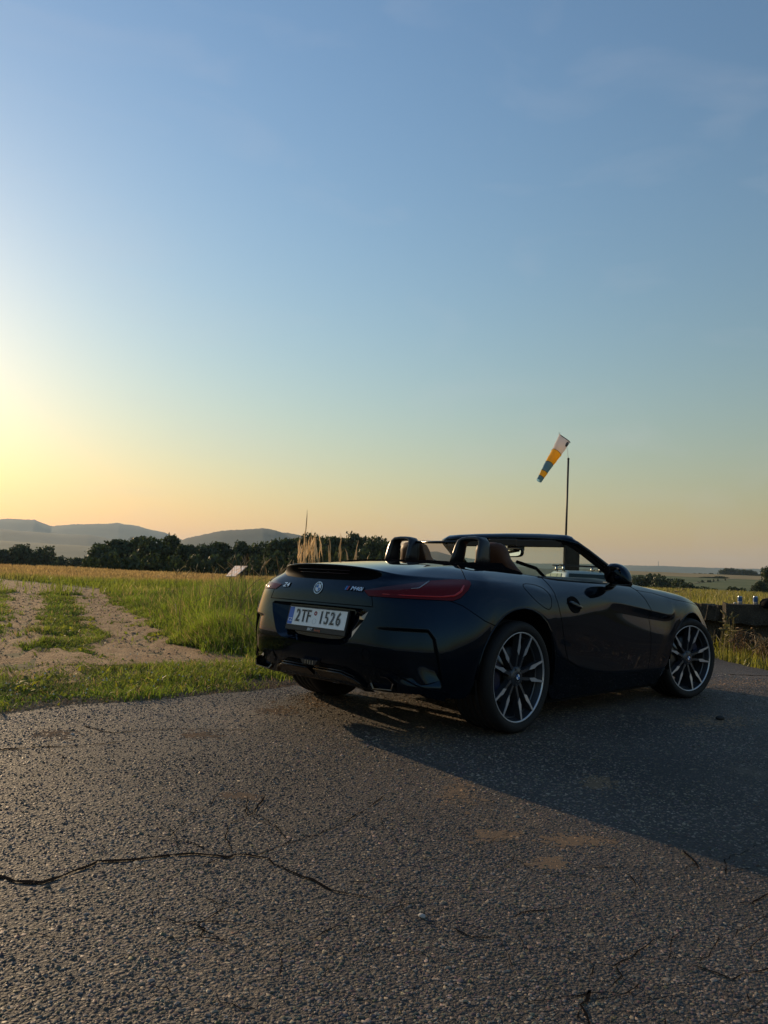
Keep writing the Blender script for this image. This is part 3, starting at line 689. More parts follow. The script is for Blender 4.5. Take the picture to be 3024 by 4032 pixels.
def region(f):
    c = f.calc_center_median(); n = f.normal
    if c.x < -.12:
        d = pr(DIAG, c)
        if inpoly(d, TLP) and n.dot(DIAG[2]) > .1: return 'tail_light'
        if inpoly(d, LENS_SHADE) and n.dot(DIAG[2]) > .1: return 'shade_toned_lens'
        if c.x < -.55:
            r_ = (c.y, c.z)
            if inpoly(r_, [(-.1,.703)]+RECESS+[(-.1,.480)]) and n.x < -.1: return 'recess'
            if inpoly(r_, SPF) and n.x < -.1 and c.x < -.6: return 'spoiler_face'
        if c.z > .84 or (c.z > .716 and c.y < .462-(c.z-.716)*.357) or (c.z > .80 and c.x < -.6):
            if c.y < lidline(c.x): return 'boot_lid'
        if c.z > .772 and c.y < lidline(c.x) and c.y < .44: return 'boot_lid'
        if c.x < bgx(c.z) : return 'rear_bumper'
        return 'rear_quarter'
    s = (c.x, c.z)
    if inpoly(s, FUEL): return 'fuel_flap'
    if inpoly(s, FVENT) and c.y > .6: return 'fender_vent'
    if inpoly(s, DOOR) and c.y > .5: return 'door'
    if c.x < 1.2:
        if c.x > .2 and c.z < float(np.interp(c.x, [p[0] for p in zs_line], [p[1] for p in zs_line])): return 'sill'
        return 'rear_quarter'
    if c.x < 2.15 and c.z < float(np.interp(c.x, [p[0] for p in zs_line], [p[1] for p in zs_line])): return 'sill'
    if c.z > hoodline(c.x) or (c.y < .5 and c.z > .7): return 'bonnet'
    if c.x > 2.86: return 'front_bumper'
    return 'front_fender'
reg = {f: region(f) for f in bm.faces}
# sculpt: the hollow behind the rear wheel
bm.normal_update()
BVH = BVHTree.FromBMesh(bm)
def extract(names, both=False, name='p', offset=0.):
    fs = [f for f in bm.faces if reg[f] in names]
    vi = {}; V = []; F = []
    for f in fs:
        q = []
        for v in f.verts:
            if v.index not in vi:
                vi[v.index] = len(V); co = v.co + v.normal*offset; V.append(co.copy())
            q.append(vi[v.index])
        F.append(q)
    return V, F
bm.verts.index_update()
def mk(name, V, F, m_, parent, flip=False):
    if flip: V = [Vector((p.x, -p.y, p.z)) for p in V]; F = [q[::-1] for q in F]
    me = bpy.data.meshes.new(name); me.from_pydata([tuple(p) for p in V], [], F); me.update()
    return link(name, me, m_, parent)
def centre(name, V, F, m_, parent):
    n = len(V); V2 = list(V); mp = {}
    for i, p in enumerate(V):
        if abs(p.y) < 1e-5: mp[i] = i
        else: mp[i] = len(V2); V2.append(Vector((p.x, -p.y, p.z)))
    F2 = list(F)+[[mp[i] for i in q[::-1]] for q in F]
    return mk(name, V2, F2, m_, parent)
lensm = mat('red_lens', (.10, .003, .004), .05, 0, .25, .0, .02)
shadelensm = mat('shade_toned_lens', (.05, .004, .005), .08, 0, .6)  # upper part of the red lens, its shade put into a darker colour
PARTS = {}
for nm, m_ in (('boot_lid', paint), ('rear_bumper', paint), ('bonnet', paint), ('front_bumper', paint), ('spoiler_face', mat('spoiler_reflected_dark', (.003, .003, .0035), .6, 0, .03))):  # spoiler face: matt black paints in the dark ground mirrored under the lip
    V, F = extract([nm]); PARTS[nm] = centre(nm, V, F, m_, car)
for nm, m_ in (('door', paint), ('rear_quarter', paint), ('front_fender', paint), ('sill', paint), ('fender_vent', gloss), ('shade_toned_lens', shadelensm)):
    V, F = extract([nm])
    for fl in (False, True): PARTS[nm, fl] = mk(nm, V, F, m_, car, fl)
V, F = extract(['tail_light'], offset=.004)
for fl in (False, True): PARTS['tail_light', fl] = mk('tail_light', V, F, lensm, car, fl)
V, F = extract(['fuel_flap'])
PARTS['fuel', False] = mk('rear_quarter_patch', V, F, paint, car)
PARTS['fuel', True] = mk('fuel_flap', V, F, paint, car, True)
# left flank has no flap: join that patch into the left quarter panel
me = PARTS['fuel', False].data; qd = PARTS['rear_quarter', False].data
b2 = bmesh.new(); b2.from_mesh(qd); b2.from_mesh(me); bmesh.ops.remove_doubles(b2, verts=b2.verts, dist=1e-5); b2.to_mesh(qd); b2.free(); qd.shade_smooth()
bpy.data.objects.remove(PARTS['fuel', False])
# panel gaps along every border between regions
def gaps():
    groups = {}
    for e in bm.edges:
        if len(e.link_faces) != 2: continue
        a, b = (reg[f] for f in e.link_faces)
        if a == b: continue
        k = tuple(sorted((a, b)))
        if 'recess' in k or 'spoiler_face' in k or 'fender_vent' in k or k == ('boot_lid', 'shade_toned_lens') or k == ('front_bumper','front_fender'): continue
        groups.setdefault(k, []).append(e)
    for s in (1, -1):
        mb = MB()
        for k, es in groups.items():
            if 'fuel_flap' in k and s > 0: continue
            w = .0026
            if 'shade_toned_lens' in k: w = .0015
            if k == ('door', 'sill') or 'sill' in k: w = .0018
            for e in es:
                a, b = e.verts; n = (a.normal+b.normal).normalized()
                t = (b.co-a.co);
                if t.length < 1e-6: continue
                t.normalize(); si = t.cross(n)
                v = []
                for p in (a.co-t*.0015, b.co+t*.0015):
                    v += [p-si*w+n*.0002, p+n*.0022, p+si*w+n*.0002]
                v = [Vector((p.x, p.y*s, p.z)) for p in v]
                mb.add(v, [(0,3,4,1),(1,4,5,2)])
        mb.build('panel_gap', gapm, car)
gaps()
# ------------------------------------------------------------------ car: everything on and in the body
chrome = mat('bright_chrome', (.75, .75, .76), .12, 1.0)
satin = mat('satin_grey_metal', (.32, .33, .35), .32, 1.0)
machined = mat('machined_alloy', (.50, .52, .56), .3, .55)
wheelgrey = mat('wheel_dark_grey', (.055, .062, .075), .35, .5)
leather = mat('brown_leather', (.075, .030, .015), .55, 0, .3)
fabric = mat('black_fabric', (.005, .005, .006), 1.0, 0, .0)
mirror = mat('mirror_glass', (.8, .82, .82), .02, 1.0)
whitem = mat('plate_white', (.84, .86, .86), .35); bluem = mat('plate_blue', (.03, .13, .52), .35)
inkm = mat('plate_ink', (.008, .008, .01), .4); orangem = mat('text_orange', (.55, .16, .08), .5)
redm = mat('seal_red', (.28, .02, .03), .5)
def glassmat(name, tint, refl=1.0):
    M = bpy.data.materials.new(name); M.use_nodes = True; N, L = nodes(M); N.clear()
    t = N.new('ShaderNodeBsdfTransparent'); t.inputs[0].default_value = (*tint, 1)
    g = N.new('ShaderNodeBsdfGlossy'); g.inputs['Roughness'].default_value = .01
    lw = N.new('ShaderNodeLayerWeight'); lw.inputs['Blend'].default_value = .5
    pw = N.new('ShaderNodeMath'); pw.operation = 'POWER'; pw.inputs[1].default_value = 5; L.new(lw.outputs['Facing'], pw.inputs[0])
    fr = N.new('ShaderNodeMath'); fr.operation = 'MULTIPLY_ADD'; fr.inputs[1].default_value = .9; fr.inputs[2].default_value = .06; L.new(pw.outputs[0], fr.inputs[0])
    mx = N.new('ShaderNodeMixShader'); o = N.new('ShaderNodeOutputMaterial')
    L.new(fr.outputs[0], mx.inputs[0]); L.new(t.outputs[0], mx.inputs[1]); L.new(g.outputs[0], mx.inputs[2]); L.new(mx.outputs[0], o.inputs[0])
    return M
glass = glassmat('windscreen_glass', (.74, .83, .77)); tint = glassmat('deflector_glass', (.55, .53, .50))
def hit_rear(y, z):
    h = BVH.ray_cast(Vector((-2, abs(y), z)), Vector((1, 0, 0)))
    p, n = h[0].copy(), h[1].copy()
    if y < 0: p.y *= -1; n.y *= -1
    return p, n
def hit_side(x, z, s=-1):
    h = BVH.ray_cast(Vector((x, 2, z)), Vector((0, -1, 0))); p, n = h[0].copy(), h[1].copy(); p.y *= s; n.y *= s
    return p, n
def frame(p, n, xdir):
    n = n.normalized(); x = (xdir-n*xdir.dot(n)).normalized(); y = n.cross(x)
    M = Matrix((x, y, n)).transposed().to_4x4(); M.translation = p
    return M
def text_mesh(txt, size, depth, sx=1., shear=0., align='CENTER'):
    cu = bpy.data.curves.new('t', 'FONT'); cu.body = txt; cu.size = size; cu.extrude = depth; cu.shear = shear
    cu.align_x = align; cu.align_y = 'CENTER'; cu.resolution_u = 3
    o = bpy.data.objects.new('t', cu); C.objects.link(o)
    me = bpy.data.meshes.new_from_object(o.evaluated_get(bpy.context.evaluated_depsgraph_get()))
    bpy.data.objects.remove(o); bpy.data.curves.remove(cu)
    me.transform(Matrix.Diagonal((sx, 1, 1, 1)))
    return me
def place(name, me, M, m_, parent, smooth=False):
    me.transform(M); return link(name, me, m_, parent, smooth)
def fattext(me, w):
    """embolden: push the outline outwards"""
    b = bmesh.new(); b.from_mesh(me); b.normal_update()
    for v in b.verts:
        n = Vector((0, 0, 0))
        for f in v.link_faces:
            if abs(f.normal.z) < .5: n += f.normal
        if n.length > 0: n.normalize(); v.co += n*w
    b.to_mesh(me); b.free(); return me
def disc(mb, r0, r1, z0, z1, a0=0, a1=2*math.pi, n=28):
    """annulus sector with thickness"""
    for i in range(n):
        t0 = a0+(a1-a0)*i/n; t1 = a0+(a1-a0)*(i+1)/n
        P = lambda r, t, z: (r*math.cos(t), r*math.sin(t), z)
        v = [P(r0,t0,z0),P(r1,t0,z0),P(r1,t1,z0),P(r0,t1,z0),P(r0,t0,z1),P(r1,t0,z1),P(r1,t1,z1),P(r0,t1,z1)]
        mb.add(v, [(4,5,6,7),(1,2,6,5),(0,4,7,3),(0,3,2,1)])
    return mb
def roundel(M, rad, parent, name='roundel_badge', letters=True):
    k = rad
    root = disc(MB(), .62*k, .93*k, 0, .07*k); me = root.mesh(); me.transform(M); base = link(name, me, gloss, parent, False)
    me = disc(MB(), .93*k, 1.0*k, 0, .10*k).mesh(); me.transform(M); link('silver_ring', me, chrome, base, False)
    me = disc(MB(), .57*k, .62*k, 0, .10*k).mesh(); me.transform(M); link('silver_ring', me, chrome, base, False)
    for q in range(4):
        me = disc(MB(), 0, .57*k, 0, .08*k, q*math.pi/2, (q+1)*math.pi/2, 8).mesh(); me.transform(M)
        link('quadrant', me, mat('badge_white', (.7, .72, .74), .25) if q in (0, 2) else mat('badge_blue', (.03, .14, .42), .25), base, False)
    if letters:
        for t, a in (('B', 135), ('M', 90), ('W', 45)):
            me = text_mesh(t, .36*k, .02*k)
            link('letter', me, chrome, base, False); me.transform(M @ Matrix.Rotation(R(a-90), 4, 'Z') @ Matrix.Translation((0, .78*k, .08*k)))
    return base
LEFTW = Vector((0, -1, 0))          # reading direction on the tail: towards the car's right
# --- plate recess, holder and plate
fl = [(p[0], p[1]) for p in RECESS if p[0] > 0]
loop = [(-.0, .703)]+fl+[(0, .480)]
full = [(y, z) for y, z in loop]+[(-y, z) for y, z in loop[::-1] if y > 0]
front = []; back = []
for y, z in full:
    h = BVH.ray_cast(Vector((-2, abs(y)*.999, z)), Vector((1, 0, 0)))
    x = h[0].x if h[0] and h[0].x < -.6 else -.84
    x = min(x, -.80)
    p, n = (Vector((x+.001, y, z)), None)
    front.append(p)
    zz = .505+(z-.480)/(.703-.480)*(.690-.505)
    back.append(Vector((-.795+(zz-.6)*.10, y*.70, zz)))
MB().loft([front, back], True, False).build('plate_recess', paint, car)
rb = MB(); rb.add(back, [tuple(range(len(back)))]); rb.build('recess_panel', paint, car)
pc = Vector((-.826, 0, .620)); tilt = math.atan2(.026, .11)
PM = Matrix((Vector((0, -1, 0)), Vector((math.sin(tilt), 0, math.cos(tilt))), Vector((-math.cos(tilt), 0, math.sin(tilt))))).transposed().to_4x4(); PM.translation = pc
holder = MB().box((-.272, -.088, -.020), (.272, .066, -.002), PM).build('plate_holder', trimk, car, bevel=.004)
plate = MB().box((-.26, -.055, -.001), (.26, .055, .002), PM).build('number_plate', whitem, car, bevel=.001, seg=1)
def on_plate(name, me, x, y, m_, z=.0022): me.transform(PM @ Matrix.Translation((x, y, z))); return link(name, me, m_, plate, False)
MB().box((-.2575, -.0525, .002), (-.2150, .0525, .0032), PM).build('blue_strip', bluem, plate)
on_plate('country_code', text_mesh('CZ', .030, .0005, .95), -.236, -.026, whitem, .0036)
for t, x in (('2', -.170), ('T', -.116), ('F', -.070), ('1', .045), ('5', .093), ('2', .143), ('6', .196)):
    on_plate('plate_character', fattext(text_mesh(t, .108, .001, .70), .0046), x, .001, inkm, .003)
me = disc(MB(), .005, .0135, 0, .001, n=14).mesh(); on_plate('round_seal', me, -.012, .026, redm)
me = disc(MB(), .0155, .0170, 0, .0008, n=18).mesh(); on_plate('embossed_ring', me, -.012, -.022, mat('plate_emboss', (.5, .53, .53), .4))
on_plate('holder_text', fattext(text_mesh('SIXT', .022, .0006, 1., .25), .0008), -.040, -.072, whitem, .0006)
on_plate('holder_text', text_mesh('leasing', .020, .0006), .030, -.073, orangem, .0006)
# --- badges
p, n = hit_rear(.001, .800); p.y = 0; n = Vector((n.x, 0, n.z)); roundel(frame(p+n*.001, n, LEFTW), .0375, car)
def rear_text(name, txt, y, z, size, m_, sx=1., shear=.25, fat=.0022):
    p, n = hit_rear(y, z); M = frame(p+n*.003, n, LEFTW)
    bk = fattext(text_mesh(txt, size, .0015, sx, shear), fat+.0014); bk.transform(Matrix.Translation((.0015, -.0012, -.0015)))
    o = place(name, bk, M, gloss, car)
    place('lettering', fattext(text_mesh(txt, size, .002, sx, shear), fat), M @ Matrix.Translation((0, 0, .0015)), chrome, o)
    return o, M
rear_text('model_badge', 'Z4', .318, .803, .040, chrome, 1.35)
mb_, M_ = rear_text('engine_badge', 'M40i', -.318, .807, .036, chrome, 1.28)
for i, c_ in enumerate(((.02, .20, .55), (.02, .03, .16), (.35, .02, .03))):
    x0 = -.085+i*.0085
    s_ = MB().add([(x0-.004,-.013,.002),(x0+.0045,-.013,.002),(x0+.0105,.013,.002),(x0+.002,.013,.002)], [(0,1,2,3)]).mesh()
    place('colour_stripe', s_, M_, mat('stripe_%d' % i, c_, .35), mb_)
# --- spoiler brake light bars
for z, w in ((.912, .235), (.893, .225)):
    pts = []
    for i in range(15):
        y = -w+2*w*i/14; p, n = hit_rear(y if abs(y) > 1e-3 else .001, z); pts.append(p+n*.001)
    MB().tube(pts, .0022, 5).build('brake_light_bar', mat('dark_red_bar', (.03, .012, .014), .2), car, True)
# --- tail light inner signature
for s in (1, -1):
    par = PARTS['tail_light', s < 0]
    def dg(sv, z, off):
        o_ = DIAG[0]*(sv*q2)+Vector((0, 0, z))+DIAG[2]*2
        h = BVH.ray_cast(o_, -DIAG[2]); p = h[0]+h[1]*off
        return Vector((p.x, p.y*s, p.z))
    pts = [dg(a, b, .0055) for a, b in ((.365,.850),(.335,.818),(.28,.795),(.18,.787),(.05,.786),(-.1,.786),(-.28,.787))]
    MB().tube(pts, [.007,.008,.007,.005,.004,.004,.003], 6).build('light_guide', mat('red_guide', (.40, .012, .012), .2), par, True)
    pts = [dg(a, b, .0045) for a, b in ((.085,.868),(.05,.852),(.0,.829),(-.06,.824))]
    MB().tube(pts, [.004,.004,.003,.002], 6).build('light_edge', satin, par, True)
# --- bumper insert, lower trim, diffuser, exhaust, fog lamp, tow cover
for s in (1, -1):
    def dgp(sv, z, off):
        h = BVH.ray_cast(DIAG[0]*(sv*q2)+Vector((0, 0, z))+DIAG[2]*2, -DIAG[2])
        if h[0] is None: h = BVH.find_nearest(DIAG[0]*(sv*q2)+Vector((0, 0, z))+DIAG[2]*1.05)
        p = h[0]+DIAG[2]*off; return Vector((p.x, p.y*s, p.z))
    def dgp2(sv, z, off): return dgp(sv, z, off)
    c4_ = [dgp(-.235,.436,.000), dgp(.095,.453,.000), dgp(.180,.338,.010), dgp(.04,.314,.012)]
    rows_ = []
    for j in range(7):
        a_ = c4_[0].lerp(c4_[3], j/6); b_ = c4_[1].lerp(c4_[2], j/6); rows_.append([a_.lerp(b_, i/8)+Vector((-.008, .008*s, 0))*math.sin(math.pi*i/8) for i in range(9)])
    back_ = [p+Vector((.05, -.05*s, 0)) for p in (rows_[0]+[r_[-1] for r_ in rows_[1:]]+rows_[-1][-2::-1]+[r_[0] for r_ in rows_[-2:0:-1]])]
    rim_ = rows_[0]+[r_[-1] for r_ in rows_[1:]]+rows_[-1][-2::-1]+[r_[0] for r_ in rows_[-2:0:-1]]
    ins = MB().loft(rows_, False, False).build('bumper_insert', paint, car, True)
    MB().loft([rim_, back_], True, False).build('insert_edge', gloss, ins)
    # skirt strip under the insert
    a = []
    for sv, z in ((-.46,.392),(-.32,.388),(-.20,.368),(-.10,.345),(0,.312),(.09,.293),(.17,.283),(.23,.275)):
        a.append(dgp(sv, z, .006))
    b = [p+Vector((.02, -.012*s, -.05)) for p in a]; c_ = [p+Vector((.03, -.03*s, .006)) for p in a]
    MB().loft([c_, a, b], False, False).build('lower_trim', paint, car)
    # exhaust tip
    W = [(-.095,.036),(.045,.038),(.088,.008),(.078,-.030),(-.062,-.040),(-.090,-.010)]
    cx, cy, cz = -.815, .535*s, .302
    o1 = [Vector((cx+(.02*abs(y)/.08), cy+y*s, cz+z)) for y, z in W]
    o2 = [p+Vector((.10, 0, .0)) for p in o1]
    i1 = [Vector((p.x+.001, cy+(p.y-cy)*.88, cz+(p.z-cz)*.84)) for p in o1]; i2 = [p+Vector((.09, 0, 0)) for p in i1]
    MB().loft([o2, o1, i1, i2], True, False).build('exhaust_tip', mat('dark_chrome', (.07, .07, .075), .16, 1.0), car, False)
    MB().add(i2, [tuple(range(6))]).build('exhaust_bore', dark, car)
    # diffuser blade
    D1 = [(-.855,.030,.325),(-.85,.26,.325),(-.825,.345,.30),(-.79,.40,.262)]
    top = [Vector((x, y*s, z)) for x, y, z in D1]
    bot = [Vector((x+.10, y*s, max(z-.075, .225))) for x, y, z in D1]; bk = [p+Vector((.04, 0, .004)) for p in top]
    MB().loft([bk, top, bot], False, False).build('diffuser_blade', trimk, car)
    MB().tube(top, .006, 6).build('diffuser_edge', gloss, car, True)
    MB().tube([p+Vector((.006, 0, .014)) for p in top[:3]], .004, 6).build('diffuser_edge', gloss, car, True)
# lower apron between the trim and the diffuser
ap = []
for z, x in ((.392, -.853), (.345, -.835), (.30, -.79), (.245, -.745)):
    ap.append([Vector((x+float(np.interp(abs(y), [0,.22,.40,.5,.56,.62], [.0,.006,.022,.040,.062,.095])), y, z)) for y in np.linspace(-.60, .60, 17)])
MB().loft(ap, False, False).build('rear_apron', trimk, car, True)
fg = [(-.075,.376),(.075,.376),(.055,.348),(-.055,.348)]
MB().add([(-.872, y, z) for y, z in fg]+[(-.83, y, z) for y, z in fg], [(0,1,2,3),(0,4,5,1),(1,5,6,2),(2,6,7,3),(3,7,4,0)]).build('fog_lamp', mat('fog_lens', (.05, .045, .045), .15), car)
for i in range(4): MB().box((-.8745, -.042+i*.022, .351), (-.872, -.036+i*.022, .373)).build('lamp_rib', satin, car)
p, n = hit_rear(-.455, .452); me = disc(MB(), .0300, .0318, 0, .0012, n=24).mesh(); place('tow_cover_ring', me, frame(p, n, LEFTW), gapm, car)
# --- underside and wheel housings
MB().box((-.62, -.62, .30), (3.1, .62, .42)).box((.45, -.80, .125), (2.03, .80, .30)).box((-.72, -.5, .33), (-.3, .5, .45)).build('underbody', dark, car)
MB().box((-.30, -.36, .20), (-.10, .36, .31)).box((-.70, .22, .25), (-.42, .5, .36)).box((-.70, -.5, .25), (-.42, -.22, .36)).build('silencer', dark, car)
MB().tube([(0,-.75,.33),(0,.75,.33)], .045, 8).build('rear_axle', dark, car); MB().tube([(2.47,-.75,.33),(2.47,.75,.33)], .045, 8).build('front_axle', dark, car)
for s in (1, -1):
    for cx, cz, rad in ((0, .335, .402), (2.47, .328, .372)):
        arc = []
        for i in range(17):
            a = R(-12+204*i/16); arc.append((cx-rad*math.cos(a), cz+rad*math.sin(a)))
        rings = [[Vector((x, YP(x, max(z, .3))*s-.010*s, z)) for x, z in arc], [Vector((x, .55*s, z)) for x, z in arc]]
        mb = MB().loft(rings, False, False); mb.add([Vector((x, .56*s, z)) for x, z in arc], [tuple(range(len(arc)))])
        mb.build('wheel_housing', dark, car, True)
        lip = [Vector((x, (YP(x, max(z, .3))-.006)*s, z)) for x, z in arc[1:-1]]
        MB().tube(lip, .006, 6).build('arch_lip', paint, car, True)
# --- wheels
def lathe(prof, n=72):
    V = []; F = []; k = len(prof)
    for i in range(n):
        a = 2*math.pi*i/n
        for r, w in prof: V.append((r*math.cos(a), w, r*math.sin(a)))
    for i in range(n):
        j = (i+1) % n
        for q in range(k-1): F.append((i*k+q, i*k+q+1, j*k+q+1, j*k+q))
    me = bpy.data.meshes.new('l'); me.from_pydata(V, [], F); me.update(); return me
def poly_prism(mb, pts, w0, w1, ang):
    """pts (r,t); w depth axis (outer face w0)"""
    ca, sa = math.cos(ang), math.sin(ang); n = len(pts)
    v = [(r*ca-t*sa, w(r) if callable(w) else w, r*sa+t*ca) for w in (w0, w1) for r, t in pts]
    mb.add(v, [tuple(range(n)), tuple(range(2*n-1, n-1, -1))]+[(i, n+i, n+(i+1) % n, (i+1) % n) for i in range(n)])
def make_wheel(Rt, wid, rot):
    """local axis y, outer face at y=0, inside towards +y"""
    w = wid
    prof = [(.255,.016),(.263,.006),(.271,-.002),(.284,-.007),(.300,-.008),(.313,-.003),(Rt-.010,.006),(Rt-.003,.018),(Rt-.0005,.034)]
    for g in (.066, .112, .158, .204):
        g *= w/.275
        prof += [(Rt, g), (Rt-.008, g+.001), (Rt-.008, g+.010), (Rt, g+.011)]
    prof += [(Rt-.0005,w-.034),(Rt-.003,w-.018),(Rt-.012,w-.004),(.30,w+.006),(.262,w),(.246,w-.012)]
    parts = []
    tm = lathe(prof)
    barrel = lathe([(.257,.010),(.254,.020),(.246,.045),(.232,.10),(.226,w*.75),(.240,w-.01)])
    edge = lathe([(.2560,.014),(.2580,.005),(.2645,.004),(.2670,.010)])
    inner = lathe([(.2425,.048),(.2335,.050),(.2335,.058),(.2415,.060)])
    W0 = lambda off: (lambda r: off+.030-.022*min(1, max(0, (r-.05)/.19)))
    dk = []; br = []
    for k in range(5):
        a = rot+k*2*math.pi/5
        for s in (1, -1):
            m1 = MB(); P1 = [(.040,.006*s),(.040,.026*s),(.135,.0405*s),(.160,.047*s),(.258,.067*s),(.258,.053*s),(.165,.030*s),(.125,.0225*s)]
            if s < 0: P1 = P1[::-1]
            poly_prism(m1, P1, W0(0), W0(.042), a); dk.append(m1)
            m2 = MB(); P2 = [(.124,.024*s),(.142,.0475*s),(.186,.0555*s),(.2595,.0700*s),(.2595,.0595*s),(.200,.0430*s),(.170,.0275*s)]
            if s < 0: P2 = P2[::-1]
            poly_prism(m2, P2, W0(-.003), W0(.001), a); br.append(m2)
    hub = lathe([(0,.020),(.030,.020),(.052,.024),(.062,.032),(.066,.075)], 40)
    disc_ = lathe([(.07,.085),(.172,.085),(.174,.090),(.174,.108),(.172,.113),(.07,.113)], 48)
    bolts = []
    for k in range(5):
        a = rot+math.pi/5+k*2*math.pi/5; x, z = .047*math.cos(a), .047*math.sin(a)
        bolts.append(MB().tube([(x,.020,z),(x,.040,z)], .008, 6))
    cal = MB()
    for i in range(7):
        pass
    return dict(tyre=tm, barrel=barrel, edge=edge, inner=inner, dk=dk, br=br, hub=hub, disc=disc_, bolts=bolts)
def put_wheel(x, y, z, s, Rt, wid, rot, steer=0., cal_col=None):
    """s=-1: right hand side (outer face towards -y)"""
    d = make_wheel(Rt, wid, rot)
    M = Matrix.Translation((x, 0, z))
    piv = Matrix.Translation((x, .80*s, 0)) @ Matrix.Rotation(steer, 4, 'Z') @ Matrix.Translation((-x, -.80*s, 0))
    base = piv @ Matrix.Translation((x, y*s, z)) @ (Matrix.Identity(4) if s < 0 else Matrix.Rotation(math.pi, 4, 'Z'))
    def lk(name, me, m_, par, sm=True):
        me.transform(base); return link(name, me, m_, par, sm)
    wh = lk('wheel', d['barrel'], wheelgrey, car)
    t_ = lk('tyre', d['tyre'], rubber, wh); e_ = lk('rim_edge', d['edge'], machined, wh); lk('rim_lip', d['inner'], wheelgrey, wh)
    for q in d['dk']: lk('spoke', q.mesh(), wheelgrey, wh, False)
    for q in d['br']: lk('spoke_face', q.mesh(), machined, wh, False)
    lk('hub', d['hub'], wheelgrey, wh); lk('brake_disc', d['disc'], mat('disc_steel', (.12, .12, .125), .35, 1.0), wh)
    for q in d['bolts']: lk('wheel_bolt', q.mesh(), wheelgrey, wh, False)
    c_ = MB(); ang = [R(150+12*i) if x < 1 else R(20+12*i) for i in range(6)]
    ring = lambda r, w: [(r*math.cos(a), w, r*math.sin(a)) for a in ang]
    c_.loft([ring(.185,.06), ring(.125,.06), ring(.125,.14), ring(.185,.14), ring(.185,.06)], False, False)
    lk('brake_caliper', c_.mesh(), mat('caliper_blue', (.004, .008, .035), .4), wh, False)
    if s < 0:
        rm = base @ Matrix(((1,0,0,0),(0,0,-1,.0185),(0,1,0,0),(0,0,0,1)))
        roundel(rm, .030, wh, 'centre_cap', False)
    return wh
STEER = -.236
for s in (-1, 1):
    put_wheel(0, .905, .330, s, .330, .275, R(4.5), 0)
    put_wheel(2.47, .905, .326, s, .326, .255, R(6), STEER)
# third level only: centre cap pieces sit directly under the wheel
for o in list(bpy.data.objects):
    if o.name.startswith('centre_cap'):
        for ch in list(o.children): ch.parent = o.parent
# --- cockpit tub, dashboard, seats
def rimpts(s): return [Vector((c[11][0], c[11][1]*s, c[11][2])) for c in cols]
rp = rimpts(1); n_r = len(rp)
for s in (1, -1):
    top = [Vector((p.x, p.y*s, p.z)) for p in rp[9:26]]
    a = [p+Vector((0, -.018*s, .006)) for p in top]; b = [p+Vector((0, -.075*s, -.004)) for p in top]; c_ = [p+Vector((0, -.10*s, -.45)) for p in top]
    MB().loft([top, a, b, c_], False, False).build('door_card', trimk, car, True)
    bt = [p+Vector((0, .004*s, -.002)) for p in top if .40 < p.x < 1.55]
    MB().tube(bt, .007, 6).build('belt_moulding', gloss, car, True)
MB().box((-.2, -.70, .40), (1.75, .70, .46)).build('cabin_floor', dark, car)
rings = []
for x, z, zz in ((1.30, .80, .55), (1.34, .90, .5), (1.42, .935, .5), (1.60, .94, .5), (1.80, .925, .5)):
    rings.append([Vector((x, y, z-(.02 if abs(y) > .5 else 0))) for y in np.linspace(-.66, .66, 9)])
MB().loft([[p+Vector((.0, 0, -.35)) for p in rings[0]]]+rings, False, False).build('dashboard', trimk, car, True)
sw = MB(); ring_ = [(1.18+.045*math.sin(a), .36+.175*math.cos(a), .86+.165*math.sin(a)) for a in np.linspace(0, 2*math.pi, 28)[:-1]]
sw.tube(ring_, .015, 8, True); sw.tube([(1.18,.19,.86),(1.18,.53,.86)], .016, 6); sw.tube([(1.18,.36,.86),(1.4,.36,.83)], .03, 6)
sw.build('steering_wheel', trimk, car, True)
def rr(w, d, n=16, e=3.2):
    o = []
    for i in range(n):
        a = 2*math.pi*i/n; c_, s_ = math.cos(a), math.sin(a)
        o.append((math.copysign(abs(c_)**(2/e), c_)*w, math.copysign(abs(s_)**(2/e), s_)*d))
    return o
for s in (1, -1):
    rings = []
    for z, x, w, d in ((.50,.62,.24,.07),(.62,.585,.255,.085),(.78,.55,.26,.085),(.90,.52,.235,.075),(.98,.47,.170,.068),(1.04,.44,.130,.066),(1.09,.425,.122,.06),(1.125,.415,.108,.048),(1.143,.41,.075,.028),(1.149,.408,.03,.01)):
        rings.append([Vector((x+b, s*.355+a, z)) for a, b in rr(w, d)])
    seat = MB().loft(rings).build('seat', leather, car, True)
    cu = [[Vector((.85+b*1.0, s*.355+a, z)) for a, b in rr(w, .27)] for z, w in ((.46,.24),(.56,.25),(.61,.23),(.625,.15))]
    MB().loft(cu).build('seat_cushion', leather, seat, True)
    for q in (-.11, .11):
        MB().tube([(.43+.02*abs(1)-.035, s*.355+q*.9, 1.02),(.44, s*.355+q, .9),(.46, s*.355+q*1.3, .75)], .004, 5).build('seat_seam', mat('seam_thread', (.05, .02, .01), .7), seat, True)
    # belt
    MB().tube([(.40,.58*s,1.02),(.60,.60*s,.985),(.74,.615*s,.90),(.76,.62*s,.80)], .012, 6).build('seat_belt', fabric, car, True)
